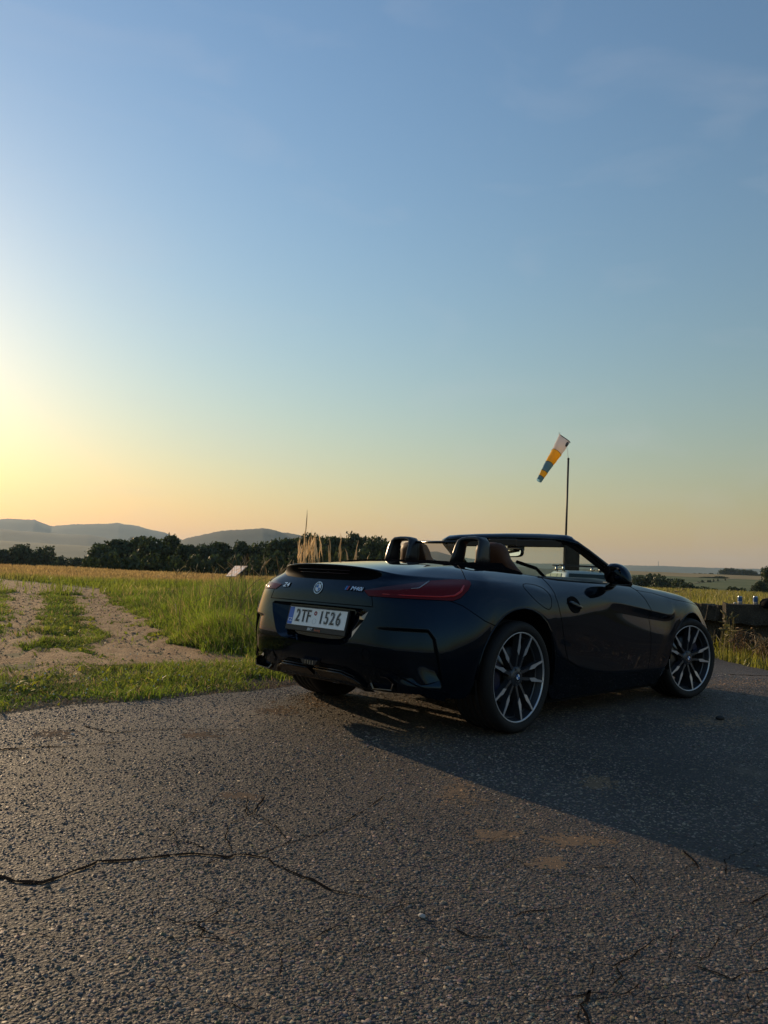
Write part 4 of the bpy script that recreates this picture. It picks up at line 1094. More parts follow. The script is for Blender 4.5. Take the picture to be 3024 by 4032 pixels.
# --- soft top cover behind the hoops
cv = [[], [], [], []]
L = [p for p in rp if p.x < .30]
pts = [Vector((p.x, -p.y, p.z)) for p in L[:0:-1]]+L
for p in pts:
    q = Vector((max(.20, p.x+.02), p.y*.90, 1.004))
    if p.x > .05: q.z = 1.004-(p.x-.05)*.20
    cv[0].append(p+Vector((-.004, 0, -.004))); cv[1].append(p.lerp(q, .10)+Vector((0, 0, .008))); cv[2].append(p.lerp(q, .6)+Vector((0, 0, .008))); cv[3].append(q)
cv.append([p+Vector((.02, 0, -.25)) for p in cv[3]])
MB().loft(cv, False, False).build('soft_top_cover', fabric, car, True)
# --- roll hoops, cross bar and wind deflector
for s in (1, -1):
    path = [(.225,.205,.97,.070,.020),(.240,.210,1.04,.062,.019),(.254,.215,1.10,.055,.018),(.263,.222,1.138,.050,.018),(.268,.244,1.157,.047,.016),(.270,.285,1.163,.046,.016),(.271,.335,1.164,.046,.016),(.269,.385,1.159,.047,.017),(.265,.404,1.140,.050,.020),(.258,.411,1.10,.055,.022),(.248,.416,1.04,.062,.023),(.235,.420,.95,.070,.024)]
    rings = []
    for i, (x, y, z, dx, th) in enumerate(path):
        a = Vector(path[max(i-1, 0)][:3]); b = Vector(path[min(i+1, len(path)-1)][:3])
        t = (b-a).normalized(); sx = Vector((1, 0, 0)); sx = (sx-t*sx.dot(t)).normalized(); sy = t.cross(sx)
        rings.append([Vector((x, y, z))+sx*u*1.0+sy*v for u, v in rr(dx, th, 14, 3.4)])
    rings = [[Vector((p.x, p.y*s, p.z)) for p in r_] for r_ in rings]
    MB().loft(rings).build('roll_hoop', mat('satin_black', (.010, .012, .016), .34, 0, .5), car, True)
MB().tube([(.272,-.23,1.140),(.272,.23,1.140)], .010, 8).build('deflector_bar', gloss, car, True)
MB().add([(.272,-.20,.99),(.272,.20,.99),(.272,.20,1.138),(.272,-.20,1.138)], [(0,1,2,3)]).build('wind_deflector', tint, car)
# --- windscreen frame, glass, visors, mirrors
fr_half = [(1.66,.735,.905,.040),(1.50,.700,.985,.038),(1.34,.664,1.065,.036),(1.20,.632,1.135,.034),(1.10,.606,1.183,.034),(1.066,.585,1.203,.035),(1.056,.545,1.214,.034),(1.07,.45,1.222,.032),(1.10,.28,1.231,.031),(1.115,0,1.236,.030)]
pth = [Vector(p[:3]) for p in fr_half]; rad = [p[3] for p in fr_half]
pth = pth+[Vector((p.x, -p.y, p.z)) for p in pth[-2::-1]]; rad = rad+rad[-2::-1]
rings = []
for i, p in enumerate(pth):
    t = (pth[min(i+1, len(pth)-1)]-pth[max(i-1, 0)]).normalized()
    n = Vector((-.47, 0, .88)); n = (n-t*n.dot(t)).normalized(); b = t.cross(n)
    rings.append([p+b*u+n*v for u, v in rr(rad[i]*1.15, rad[i]*.62, 14, 2.6)])
MB().loft(rings).build('windscreen_frame', paint, car, True)
MB().tube([p+Vector((.0, 0, -.020))-Vector((0, .012 if p.y > .1 else (-.012 if p.y < -.1 else 0), 0)) for p in pth[:]], [r_*.72 for r_ in rad], 8).build('frame_lining', trimk, car, True)
gl = []
for t in np.linspace(0, 1, 7):
    row = []
    for j in np.linspace(-1, 1, 15):
        lo = Vector((1.78-.14*abs(j)**2.2, .70*j, .915)); hi = Vector((1.115-.045*abs(j)**2, .57*j, 1.228-.016*abs(j)**2))
        p = lo.lerp(hi, t); p += Vector((.03, 0, .02))*math.sin(math.pi*t)*(1-.5*j*j); row.append(p)
    gl.append(row)
MB().loft(gl, False, False).build('windscreen_glass', glass, car, True)
for s in (1, -1):
    MB().box((1.035, s*.33-.20, 1.152), (1.085, s*.33+.20, 1.205)).build('sun_visor', trimk, car, bevel=.006)
MB().box((1.04, -.13, 1.160), (1.10, .13, 1.212)).build('header_console', trimk, car, bevel=.006)
RMM = Matrix.Translation((1.17, -.005, 1.112)) @ Matrix.Rotation(R(-17), 4, 'Z') @ Matrix.Rotation(R(5), 4, 'Y')
rmv = MB().loft([[RMM @ Vector((x, a, b)) for a, b in rr(w, h, 20, 3.4)] for x, w, h in ((-.012,.128,.032),(-.006,.134,.038),(.012,.130,.036),(.03,.09,.022))]).build('rear_view_mirror', trimk, car, True)
MB().add([RMM @ Vector((-.0135, a, b)) for a, b in rr(.122, .030, 20, 3.4)], [tuple(range(20))[::-1]]).build('mirror_face', mirror, rmv)
MB().box((1.18,-.055,1.13),(1.27,.055,1.195)).build('mirror_mount', trimk, rmv, bevel=.01)
for s in (-1, 1):
    rings = []
    for y, x, zl, zh, dx in ((.802,1.205,.945,.985,.020),(.808,1.204,.925,1.018,.044),(.822,1.202,.910,1.038,.058),(.850,1.198,.902,1.049,.066),(.885,1.195,.899,1.050,.067),(.920,1.190,.899,1.040,.064),(.950,1.186,.900,1.020,.058),(.975,1.181,.902,.992,.049),(.993,1.176,.904,.960,.036),(1.003,1.172,.907,.932,.020)):
        rings.append([Vector((x+a, y*s, (zl+zh)/2+b)) for a, b in rr(dx, (zh-zl)/2, 20, 3.2)])
    mr = MB().loft(rings).build('door_mirror', paint, car, True)
    MB().add([Vector((1.1285, (.885+a)*s, .975+b-.10*max(0, a))) for a, b in rr(.064, .052, 20, 3)], [tuple(range(20))]).build('mirror_face', mat('reflection_dark_mirror', (.10, .11, .12), .03, 1.0), mr)  # glass coloured dark to stand in for a dark reflection
    MB().loft([[Vector((x, y*s, z))+Vector((a, 0, b)) for a, b in rr(dx, .012, 10, 2.2)] for x, y, z, dx in ((1.25,.79,.872,.085),(1.235,.83,.895,.070),(1.21,.87,.915,.048))]).build('mirror_foot', gloss, mr, True)
    lowr = [Vector((1.135+.01*i, (.84+.03*i)*s, .905+.006*i)) for i in range(6)]
    # handle
    p, n = hit_side(.600, .757, s)
    M = frame(p+n*.0015, n, Vector((1, 0, 0)))
    me = MB().add([Vector((.080*math.cos(a)-.014*math.sin(a), .056*math.sin(a), 0)) for a in np.linspace(0, 2*math.pi, 29)[:-1]], [tuple(range(28))]).mesh()
    hb = place('handle_bowl', me, M, gapm, car)
    bar = MB().loft([[Vector((x, y0+a, .003+b)) for a, b in rr(h, .012, 10, 2.4)] for x, y0, h in ((-.070,.012,.004),(-.055,.012,.012),(-.02,.004,.018),(.03,-.006,.019),(.066,-.016,.015),(.082,-.020,.005))]).mesh()
    place('door_handle', bar, M, paint, car, True)
# ================================================================== vegetation
def leaf_material(name, trans=.5, rough=.6, tint=1., attr=True, col=(.06, .08, .02)):
    M = bpy.data.materials.new(name); M.use_nodes = True; N, L = nodes(M); N.clear()
    o = N.new('ShaderNodeOutputMaterial'); d = N.new('ShaderNodeBsdfDiffuse'); t = N.new('ShaderNodeBsdfTranslucent'); g_ = N.new('ShaderNodeBsdfGlossy'); g_.inputs['Roughness'].default_value = rough*.7
    g_.inputs['Color'].default_value = (.5, .5, .5, 1)
    m1 = N.new('ShaderNodeMixShader'); m1.inputs[0].default_value = trans; m2 = N.new('ShaderNodeMixShader'); m2.inputs[0].default_value = .05
    if attr:
        a = N.new('ShaderNodeAttribute'); a.attribute_name = 'col'; src = a.outputs['Color']
    else:
        oi = N.new('ShaderNodeObjectInfo'); hs = N.new('ShaderNodeHueSaturation'); hs.inputs['Color'].default_value = (*col, 1)
        mr = N.new('ShaderNodeMapRange'); mr.inputs[3].default_value = .95; mr.inputs[4].default_value = 1.05; L.new(oi.outputs['Random'], mr.inputs[0]); L.new(mr.outputs[0], hs.inputs['Value'])
        src = hs.outputs['Color']
    L.new(src, d.inputs['Color']); L.new(src, t.inputs['Color'])
    L.new(d.outputs[0], m1.inputs[1]); L.new(t.outputs[0], m1.inputs[2]); L.new(m1.outputs[0], m2.inputs[1]); L.new(g_.outputs[0], m2.inputs[2]); L.new(m2.outputs[0], o.inputs[0])
    MATS[name] = M
    return M
grassm = leaf_material('grass_blades', .6); foliage = leaf_material('tree_leaves', .35)
def blade_mesh(name, x, y, z, h, w, lean, ang, face, col):
    n = len(x); la, lb = np.cos(ang)*lean, np.sin(ang)*lean; fx, fy = np.cos(face)*w/2, np.sin(face)*w/2
    V = np.zeros((n, 5, 3))
    V[:, 0] = np.stack([x-fx, y-fy, z], -1); V[:, 1] = np.stack([x+fx, y+fy, z], -1)
    mx, my, mz = x+la*.30, y+lb*.30, z+h*.58
    V[:, 2] = np.stack([mx-fx*.8, my-fy*.8, mz], -1); V[:, 3] = np.stack([mx+fx*.8, my+fy*.8, mz], -1)
    V[:, 4] = np.stack([x+la, y+lb, z+h*np.clip(1-.25*(lean/np.maximum(h, .01))**2, .5, 1)], -1)
    b = np.arange(n)[:, None]*5
    F = np.concatenate([b+[0, 1, 3], b+[0, 3, 2], b+[2, 3, 4]], 0)
    me = mesh_np(name, V.reshape(-1, 3), F)
    at_ = me.color_attributes.new('col', 'FLOAT_COLOR', 'POINT')
    cc = np.repeat(np.concatenate([col, np.ones((n, 1))], 1), 5, axis=0).astype(np.float32); at_.data.foreach_set('color', cc.ravel())
    return me
def scatter(n, r0, r1, a0, a1):
    r = np.sqrt(nrg.uniform(r0*r0, r1*r1, n)); a = np.radians(nrg.uniform(a0, a1, n)+math.degrees(YAW))
    return CAM.x+r*np.cos(a), CAM.y+r*np.sin(a), r
EX = np.array([p[0] for p in edge]); EY = np.array([p[1] for p in edge])
def on_asphalt(x, y):
    c = np.zeros(len(x), bool); m_ = len(EX)
    for i in range(m_):
        x0, y0, x1, y1 = EX[i], EY[i], EX[(i+1) % m_], EY[(i+1) % m_]
        if y0 == y1: continue
        k = ((y0 > y) != (y1 > y)) & (x < (x1-x0)*(y-y0)/(y1-y0)+x0); c ^= k
    return c
GREEN = np.array([.17, .225, .022]); LIME = np.array([.33, .345, .03]); DEEP = np.array([.055, .09, .016]); STRAW = np.array([.42, .31, .14]); RUST = np.array([.40, .21, .10])
def mixc(a, b, t): return a[None]*(1-t[:, None])+b[None]*t[:, None]
def grass(name, label, n, r0, r1, a0, a1, hfun, cfun, wscale, keep, lean=.62):
    x, y, r = scatter(n, r0, r1, a0, a1)
    k = ~on_asphalt(x, y) & keep(x, y, r); x, y, r = x[k], y[k], r[k]
    h = hfun(x, y, r)*nrg.uniform(.45, 1.12, len(x)); w = wscale*r*nrg.uniform(.6, 1.3, len(x)); col = cfun(x, y, r)*nrg.uniform(.65, 1.3, (len(x), 1))
    ln = h*np.abs(nrg.normal(0, lean, len(x)))+np.where(h < .14, nrg.uniform(.01, .05, len(x)), 0); an_ = nrg.uniform(0, 6.28, len(x))
    zz = ground_z(x, y)-.02
    me = blade_mesh(name, x, y, zz, h, w, ln, an_, nrg.uniform(0, 3.14, len(x)), np.clip(col, 0, .9))
    o = link(name, me, grassm, None, False); tag(o, label, 'grass', None, 'stuff'); return o
tall = lambda x, y: smoothstep(-.35, .5, x-np.interp(y, [1.2, 2.6, 3.7, 5.3, 7.6, 10, 13.4, 19, 30], [.55, .75, .75, 1.35, 2.5, 3.3, 4.7, 7.4, 12]))
def h_near(x, y, r):
    n1 = vnoise(x, y, 1.7, 1); n2 = vnoise(x, y, .6, 2)
    med = .025+.11*n1**2+.03*n2
    tl = tall(x, y)*smoothstep(1.6, 3.4, y)
    return med*(1-tl)+tl*(.16+.31*n2+.16*n1+.17*smoothstep(7, 12, r)*(1-smoothstep(18, 21, r))*(1-smoothstep(12, 16, alpha(x, y))))*(1-.45*smoothstep(12, 18, r)*smoothstep(11, 15, alpha(x, y)))
def c_near(x, y, r):
    n1 = vnoise(x, y, 1.1, 5); n2 = vnoise(x, y, 3.1, 6); c = mixc(GREEN, LIME, np.clip(n1*1.3-.1, 0, 1)); c = c*np.array([[.80, 1.0, 1.0]]); n3 = smoothstep(.35, .75, vnoise(x, y, 2.2, 44)); w_ = np.clip(.35*n2+.45*n3, 0, .85)[:, None]; c = c*(1-w_)+DEEP*w_
    dry = (nrg.random(len(x)) < .06+.14*vnoise(x, y, .9, 8)).astype(float)
    vg = (.22*(1-tall(x, y))*vnoise(x, y, .8, 61))[:, None]; c = c*(1-vg)+np.array([[.17, .13, .06]])*vg
    return c*(1-dry[:, None])+STRAW[None]*.8*dry[:, None]
def keep_left(x, y, r):
    ir = inrut(x, y); bare = vnoise(x, y, 2.3, 9); k = nrg.random(len(x))
    thin = smoothstep(2.0, 2.7, y)*(1-smoothstep(3.7, 4.5, y))*(1-tall(x, y))         # trodden strip
    p = (1-ir*.992)*(1-.80*thin*(bare > .38)); p *= .06+.94*smoothstep(1.2, 1.75, y+.7*(bare-.5))
    patch = smoothstep(.16, .48, vnoise(x, y, 1.35, 41)*.65+vnoise(x, y, 4.2, 42)*.35)
    p *= .25*(1-tall(x, y))*patch+.75*patch**.5*(1-.0*tall(x, y))+.25*tall(x, y)
    return k < p
AL0, AL1 = -2, 33
grass('verge_grass', 'short green grass of the verge along the asphalt', 150000, 4.8, 9.5, AL0, AL1, h_near, c_near, .0011, lambda x, y, r: keep_left(x, y, r) & (y > 1.1))
grass('meadow_grass', 'green meadow grass beside the dirt track', 130000, 9.0, 22, AL0, AL1, h_near, c_near, .0010, lambda x, y, r: keep_left(x, y, r))
def c_far(x, y, r):
    d = np.clip(smoothstep(27, 40, r)+.35*(vnoise(x, y, .35, 3)-.5), 0, 1); return mixc(GREEN*.95, RUST*.42+STRAW*.42+GREEN*.2, d)
grass('field_grass', 'dry reddish grass of the field in front of the trees', 90000, 20, 66, -3, 33, lambda x, y, r: .18+.22*vnoise(x, y, .4, 4), c_far, .0011, lambda x, y, r: nrg.random(len(x)) < 1-.96*inrut(x, y)*(r < 40))
def c_right(x, y, r):
    n1 = vnoise(x, y, .5, 12); n2 = vnoise(x, y, 1.6, 13); return mixc(LIME*.62, STRAW*.75, np.clip(.05+.55*n1*smoothstep(8, 30, r)+.35*(n2-.4), 0, 1))
grass('roadside_grass', 'yellow green grass growing beyond the front of the black car', 70000, 8.5, 24, -33, -8, lambda x, y, r: .07+.12*vnoise(x, y, 1.3, 14)+.33*smoothstep(11.6, 13.5, r)*(.5+vnoise(x, y, .8, 15)), c_right, .0010, lambda x, y, r: (np.hypot(x-3, y-3) > 0) & ~((x < 3.3) & (y < 1.3)))
grass('hillside_grass', 'tall yellowing grass of the meadow beyond the beams', 60000, 22, 118, -33, -8, lambda x, y, r: .45+.35*vnoise(x, y, .25, 17), c_right, .0011, lambda x, y, r: x > -99)
grass('verge_weeds', 'broad leaved weeds and clover mixed into the verge', 16000, 4.8, 13, AL0, AL1, lambda x, y, r: .05+.06*vnoise(x, y, 1.7, 1), lambda x, y, r: mixc(DEEP*1.3, LIME*.8, nrg.random(len(x))), .0042, lambda x, y, r: keep_left(x, y, r) & (y > 1.2) & (vnoise(x, y, 2.9, 22) > .42), .9)
grass('tall_seed_grass', 'pale seed stalks standing above the tall grass behind the car', 5000, 6, 24, AL0, 22, lambda x, y, r: h_near(x, y, r)*1.2, lambda x, y, r: mixc(STRAW*1.1, LIME, nrg.random(len(x))*.5), .0009, lambda x, y, r: keep_left(x, y, r) & (tall(x, y) > .6), .5)
# --- seed-head grasses: each clump is one plant
drym = leaf_material('dry_stalks', .45)
def reed_clump(name, label, px, n, d, vtop, hw, droop=.1, head=.22, col=(.50, .37, .20), hr=.011, cat='grass clump', sw=.0032):
    """px: photo columns the stalks stand in; vtop: rows their tips reach; d: distance range"""
    mb = MB(); r_ = rnd; cols_ = []
    for i in range(n):
        u = r_.uniform(*px); dd = r_.uniform(*d); v = r_.uniform(*vtop) if not callable(vtop) else vtop(u)+abs(r_.gauss(0, 14))
        tip = at(u, v, dd); b = Vector((tip.x+r_.gauss(0, hw), tip.y+r_.gauss(0, hw), 0)); b.z = float(ground_z(b.x, b.y))-.02
        L_ = (tip-b).length; mid = b.lerp(tip, .55)+Vector((r_.gauss(0, .03), r_.gauss(0, .03), .04)); dv = Vector((r_.gauss(0, 1), r_.gauss(0, 1), 0)).normalized()*droop*r_.uniform(.3, 1.2)
        p3 = b.lerp(tip, .85)+Vector((0, 0, droop*.45)); tp = tip+dv-Vector((0, 0, droop*.35))
        mb.tube([b, mid, p3], [sw*1.3, sw, sw*.8], 4, False, False)
        hl = head*r_.uniform(.6, 1.2); q = [p3.lerp(tp, t) for t in (0, .25, .5, .75, 1)]
        hr_ = hr*r_.uniform(.6, 1.3)
        ext = (q[-1]-q[0]); 
        if ext.length < hl: q = [p3+ext.normalized()*hl*t+Vector((r_.gauss(0, .004), r_.gauss(0, .004), 0)) for t in (0, .25, .5, .75, 1)]
        mb.tube(q, [sw, hr_, hr_*1.15, hr_*.8, .001], 5, False, False)
        if r_.random() < .4:
            a = b.lerp(mid, r_.uniform(.3, .9)); e_ = a+Vector((r_.gauss(0, .16), r_.gauss(0, .16), r_.uniform(.02, .25)))
            mb.tube([a, a.lerp(e_, .5)+Vector((0, 0, .07)), e_], [.004, .005, .0008], 3, False, False)
    me = mb.mesh(name); ca = me.color_attributes.new('col', 'FLOAT_COLOR', 'POINT')
    k = len(me.vertices); base = np.tile(np.array([*col, 1.]), (k, 1)); base[:, :3] *= np.repeat(nrg.uniform(.6, 1.25, (k//4+1, 1)), 4, 0)[:k]
    ca.data.foreach_set('color', base.astype(np.float32).ravel())
    o = link(name, me, drym); tag(o, label, cat, 'dry grass clumps', 'stuff'); return o
reed_clump('dry_grass_clump', 'tall dense clump of pale dry grass rising behind the boot lid', (1168,1272), 34, (8.6, 9.8), lambda u: 2104+abs(u-1235)*.5+abs(rnd.gauss(0, 30)), .12, .03, .24, (.95, .76, .47), .0068, sw=.0026)
reed_clump('dry_grass_clump', 'thin sparse dry stalks right of the dense pale clump', (1300,1440), 11, (8.6, 9.6), (2130, 2190), .06, .04, .24, (.75, .58, .34), .0075)
reed_clump('dry_grass_clump', 'few leaning dry stalks between the sign board and the boot lid', (1030,1150), 16, (7.6, 9.0), (2165, 2240), .12, .07, .10, (.46, .35, .19), .006, sw=.0022)
reed_clump('dry_grass_clump', 'drooping brown grass heads standing over the tilted sign board', (905,1010), 16, (9.0, 10.5), (2165, 2215), .12, .10, .10, (.30, .22, .12), .006, sw=.0020)
reed_clump('dry_grass_clump', 'drooping grass heads left of the tilted sign board', (690,890), 16, (9.0, 12), (2205, 2245), .14, .08, .09, (.32, .26, .13), .006, sw=.0020)
reed_clump('dry_grass_clump', 'single very tall stalk above the dense pale clump', (1202,1206), 1, (9.2, 9.3), (2048, 2050), .05, .02, .35, (.45, .34, .19), .008)
reed_clump('dry_grass_clump', 'feathery meadow stalks in front of the far bushes on the right', (2500,2720), 34, (16, 24), (2300, 2345), .15, .14, .16, (.30, .24, .12), .010)
reed_clump('dry_grass_clump', 'tall weeds standing at the end of the dark beam', (2846,2890), 26, (11.2, 11.8), (2400, 2500), .06, .08, .12, (.20, .17, .06), .012)
reed_clump('dry_grass_clump', 'dead reddish weeds in front of the dark beam', (2890,2960), 26, (11.2, 11.7), (2460, 2540), .06, .10, .10, (.26, .16, .08), .009)
reed_clump('dry_grass_clump', 'heap of dry tan grass at the right edge by the dark beam', (2985,3070), 90, (10.8, 11.4), (2510, 2560), .10, .14, .10, (.30, .22, .11), .008)
# --- trees
def crown_mesh(seed, h, rad, n, leaf, lobes=9, low=.12):
    r_ = np.random.default_rng(seed); P = []
    L_ = []
    for i in range(lobes):
        a = r_.uniform(0, 6.28); f = r_.uniform(0, 1); zz = h*(low+.18+.62*f); rr_ = rad*(.62*(1-.55*f))*r_.uniform(.4, 1); L_.append((rr_*math.cos(a), rr_*math.sin(a), zz, rad*r_.uniform(.36, .62)*(1-.25*f)))
    L_.append((0, 0, h*.83, rad*.45)); L_.append((0, 0, h*.5, rad*.75)); L_.append((rad*.2, -rad*.2, h*.28, rad*.6))
    per = n//len(L_); pts = []; nor = []
    for cx, cy, cz, rl in L_:
        d = r_.normal(0, 1, (per, 3)); d /= np.linalg.norm(d, axis=1)[:, None]; rad_ = rl*r_.uniform(.55, 1.08, per)**.6
        bump = 1+.16*np.sin(d[:, 0]*7+cx*3)*np.sin(d[:, 1]*6+cy*2)+.10*np.sin(d[:, 2]*11)
        pts.append(np.array([cx, cy, cz])+d*(rad_*bump)[:, None]*np.array([1, 1, .82])); nor.append(d)
    P = np.concatenate(pts); D = np.concatenate(nor); k = P[:, 2] > h*low*.4; P, D = P[k], D[k]; m_ = len(P)
    T1 = np.cross(D+r_.normal(0, .6, (m_, 3)), r_.normal(0, 1, (m_, 3))); T1 /= np.linalg.norm(T1, axis=1)[:, None]; T2 = np.cross(D+r_.normal(0, .5, (m_, 3)), T1); T2 /= np.linalg.norm(T2, axis=1)[:, None]
    s = leaf*r_.uniform(.6, 1.4, (m_, 1))
    V = np.stack([P-T1*s, P-T2*s*.6, P+T1*s, P+T2*s*.6], 1).reshape(-1, 3); F = np.arange(m_*4).reshape(-1, 4)
    me = mesh_np('crown', V, F); ca = me.color_attributes.new('col', 'FLOAT_COLOR', 'POINT')
    c = np.array([.040, .058, .016])*r_.uniform(.55, 1.5, (m_, 1)); c = np.concatenate([c, np.ones((m_, 1))], 1); ca.data.foreach_set('color', np.repeat(c, 4, 0).astype(np.float32).ravel())
    me.materials.append(foliage); return me
bark = mat('bark', (.035, .028, .02), .95, 0, .1)
def trunk_mesh(seed, h, rad):
    r_ = random.Random(seed); mb = MB(); top = Vector((r_.gauss(0, .2), r_.gauss(0, .2), h*.72)); tr_ = h*.022
    mb.tube([(0, 0, -.3), (r_.gauss(0, .08), r_.gauss(0, .08), h*.2), top*.6+Vector((0, 0, 0)), top], [tr_*1.3, tr_, tr_*.7, tr_*.2], 7)
    for i in range(7):
        z = h*r_.uniform(.2, .6); a = r_.uniform(0, 6.28); e_ = Vector((math.cos(a), math.sin(a), 0))*rad*r_.uniform(.5, .85)+Vector((0, 0, z+h*r_.uniform(.1, .25)))
        b0 = Vector((0, 0, z)); mb.tube([b0, b0.lerp(e_, .5)+Vector((0, 0, .2)), e_], [tr_*.5, tr_*.3, tr_*.08], 5)
    me = mb.mesh('trunk'); me.materials.append(bark); me.shade_smooth(); return me
PROTO = [(crown_mesh(40+i, 10, 4.2+.3*(i % 3), 7000, .28, 9+i % 4), trunk_mesh(60+i, 10, 4)) for i in range(6)]
BUSH = [(crown_mesh(80+i, 4, 2.6, 2200, .22, 8, .0), trunk_mesh(90+i, 4, 2.2)) for i in range(4)]
ORD = ['first', 'second', 'third', 'fourth', 'fifth', 'sixth', 'seventh', 'eighth', 'ninth', 'tenth', 'eleventh', 'twelfth', 'thirteenth', 'fourteenth', 'fifteenth', 'sixteenth', 'seventeenth', 'eighteenth', 'nineteenth', 'twentieth', 'twenty-first', 'twenty-second']
def tree(name, protos, i, u, vtop, dist, wpx, label, cat, group, zb=None, hproto=10., rproto=4.4, wmul=1.):
    top = at(u, vtop, dist); z0 = float(ground_z(top.x, top.y)) if zb is None else zb
    h = top.z-z0; root = empty(name, (top.x, top.y, z0), rnd.uniform(0, 6.28)); sz = h/hproto; sxy = wpx*dist/3045/2/rproto
    sxy *= wmul; root.scale = (sxy, sxy, sz); tag(root, label, cat, group)
    c_, t_ = protos[i % len(protos)]
    for nm, me in (('crown', c_), ('trunk', t_)):
        o = bpy.data.objects.new(nm, me); C.objects.link(o); o.parent = root
    return root
rowA = [(20,2158,235,130),(90,2150,230,140),(160,2160,225,110),(230,2192,250,120),(310,2190,255,120),(395,2140,135,150),(470,2118,140,190),(545,2122,150,180),(620,2128,130,160),(688,2112,150,110),(745,2138,140,130),(815,2136,145,120),(880,2130,150,120),(945,2138,150,110),(1010,2146,150,110),(1075,2128,130,120),(1140,2114,130,130),(1225,2096,128,130),(1310,2106,135,140),(1395,2108,135,130),(1462,2126,140,110),(1535,2142,150,110),(1610,2152,150,110)]
for i, (u, v, d, w) in enumerate(rowA):
    tree('broadleaf_tree', PROTO, i, u, v+4, d, w, 'dark leafy tree, %s from the left in the front row behind the meadow' % (ORD[i] if i < 22 else 'last'), 'tree', 'front row of trees behind the meadow', wmul=1.3)
rowB = [(430,2150,170,140),(505,2135,175,150),(585,2132,180,150),(660,2125,180,140),(780,2142,180,150),(850,2140,185,150),(980,2150,180,150),(1110,2130,165,150),(1180,2112,165,140),(1270,2104,165,150),(1355,2110,170,150),(1430,2122,170,140),(1500,2138,175,140),(1580,2150,180,140)]
for i, (u, v, d, w) in enumerate(rowB):
    tree('broadleaf_tree', PROTO, i+2, u, v+6, d, w, 'dark leafy tree, %s from the left in the rear row of the wood' % ORD[i], 'tree', 'rear row of trees behind the meadow', wmul=1.3)
fill = [(360,2200,110,110),(440,2185,112,130),(520,2190,110,130),(600,2188,112,130),(690,2195,110,120),(770,2195,112,120),(850,2190,112,120),(930,2195,112,120),(1010,2195,112,120),(1090,2180,108,130),(1180,2170,108,130),(1270,2165,108,130),(1350,2165,108,130),(1430,2175,110,130),(1510,2185,112,120)]
for i, (u, v, d, w) in enumerate(fill):
    tree('undergrowth_bush', BUSH, i, u, v, d, w, 'low dark bush, %s from the left at the foot of the wood' % ORD[i], 'bush', 'bushes at the foot of the wood', hproto=4., rproto=2.7, wmul=1.25)
rb = [(2488,2272,215,60),(2520,2270,205,60),(2562,2262,205,60),(2596,2266,200,56),(2636,2282,200,64),(2672,2284,195,60),(2706,2296,190,60),(2740,2312,190,50),(2775,2312,200,60),(2810,2320,195,44),(2885,2312,205,50),(2920,2318,205,46)]
for i, (u, v, d, w) in enumerate(rb):
    tree('hedge_bush', BUSH, i, u, v, d, w, 'dark rounded bush, %s from the left in the dip right of the door mirror' % ORD[i], 'bush', 'bushes in the dip on the right', hproto=4., rproto=2.7, wmul=1.75)
tree('broadleaf_tree', PROTO, 3, 3030, 2236, 175, 110, 'tall dark tree cut by the right edge of the picture', 'tree', None)
tree('broadleaf_tree', PROTO, 1, 2990, 2292, 172, 70, 'lower dark tree beside the tall one at the right edge', 'tree', None)
for i, (u, v, d, w) in enumerate([(2750,2290,520,14),(2766,2284,530,16),(2788,2284,540,12),(2796,2283,540,11),(2810,2280,560,8),(2827,2279,580,8),(2856,2277,610,7)]):
    tree('field_tree', BUSH, i, u, v, d, w, 'small round tree, %s from the left along the pale field path' % ORD[i], 'tree', 'small trees along the field path', hproto=4., rproto=2.7)
for i, (u, v, w) in enumerate([(2490,2254,26),(2510,2253,24),(2532,2255,26),(2556,2257,26),(2580,2258,24),(2735,2257,24),(2756,2257,24),(2778,2259,22),(2800,2257,26),(2842,2245,34),(2862,2238,38),(2884,2239,36),(2906,2242,36),(2930,2244,38),(2952,2245,38),(2972,2251,30),(2994,2261,26)]):
    tree('skyline_tree', BUSH, i, u, v, 930, w*1.5, 'tiny dark tree, %s from the left on the far field edge' % ORD[i], 'tree', 'trees on the far field edge', hproto=4., rproto=2.7, zb=12.)
for i, (u, v, d, w) in enumerate([(2655,2281,640,90),(2700,2277,660,80),(2745,2273,680,80),(2790,2270,690,80),(2835,2268,690,80)]):
    tree('field_hedge', BUSH, i, u, v+1, d, w, 'low dark hedge, %s from the left between the far fields' % ORD[i], 'hedge', 'hedge between the far fields', hproto=4., rproto=2.7)
# ================================================================== things around the car
VIEWX = Vector((math.sin(YAW), -math.cos(YAW), 0))
def azdir(u):
    d = ray_dir(u, 2200); d.z = 0; return d.normalized()
# --- windsock on its mast
wood = soil_material('weathered_dark_wood', (.022, .019, .016), (.045, .038, .03), 3., (.03, .026, .02), .01)
D = 25.
pole_metal = mat('dark_pole', (.025, .026, .03), .5, .3)
base = at(2247, 2300, D); gz = float(ground_z(base.x, base.y))
ws = empty('windsock', (base.x, base.y, gz)); tag(ws, 'striped white, orange and blue windsock on a dark mast', 'windsock')
def loc(p): return Vector((p.x-base.x, p.y-base.y, p.z-gz))
f_ = azdir(2247); s_ = Vector((f_.y, -f_.x, 0)); M_ = Matrix((s_, f_, Vector((0, 0, 1)))).transposed().to_4x4()
MB().box((-.247, -.10, -.2), (.247, .10, 2.25), M_).build('post', wood, ws, bevel=.015)
p0 = loc(at(2225, 2220, D-.25)); p1 = loc(at(2238, 1806, D-.25))
MB().tube([p0, p0.lerp(p1, .5), p1], [.034, .033, .031], 10).build('pole', pole_metal, ws, True)
MB().tube([p1-Vector((0, 0, .03)), p1+Vector((0, 0, .02))], .036, 10).build('pole_cap', pole_metal, ws, True)
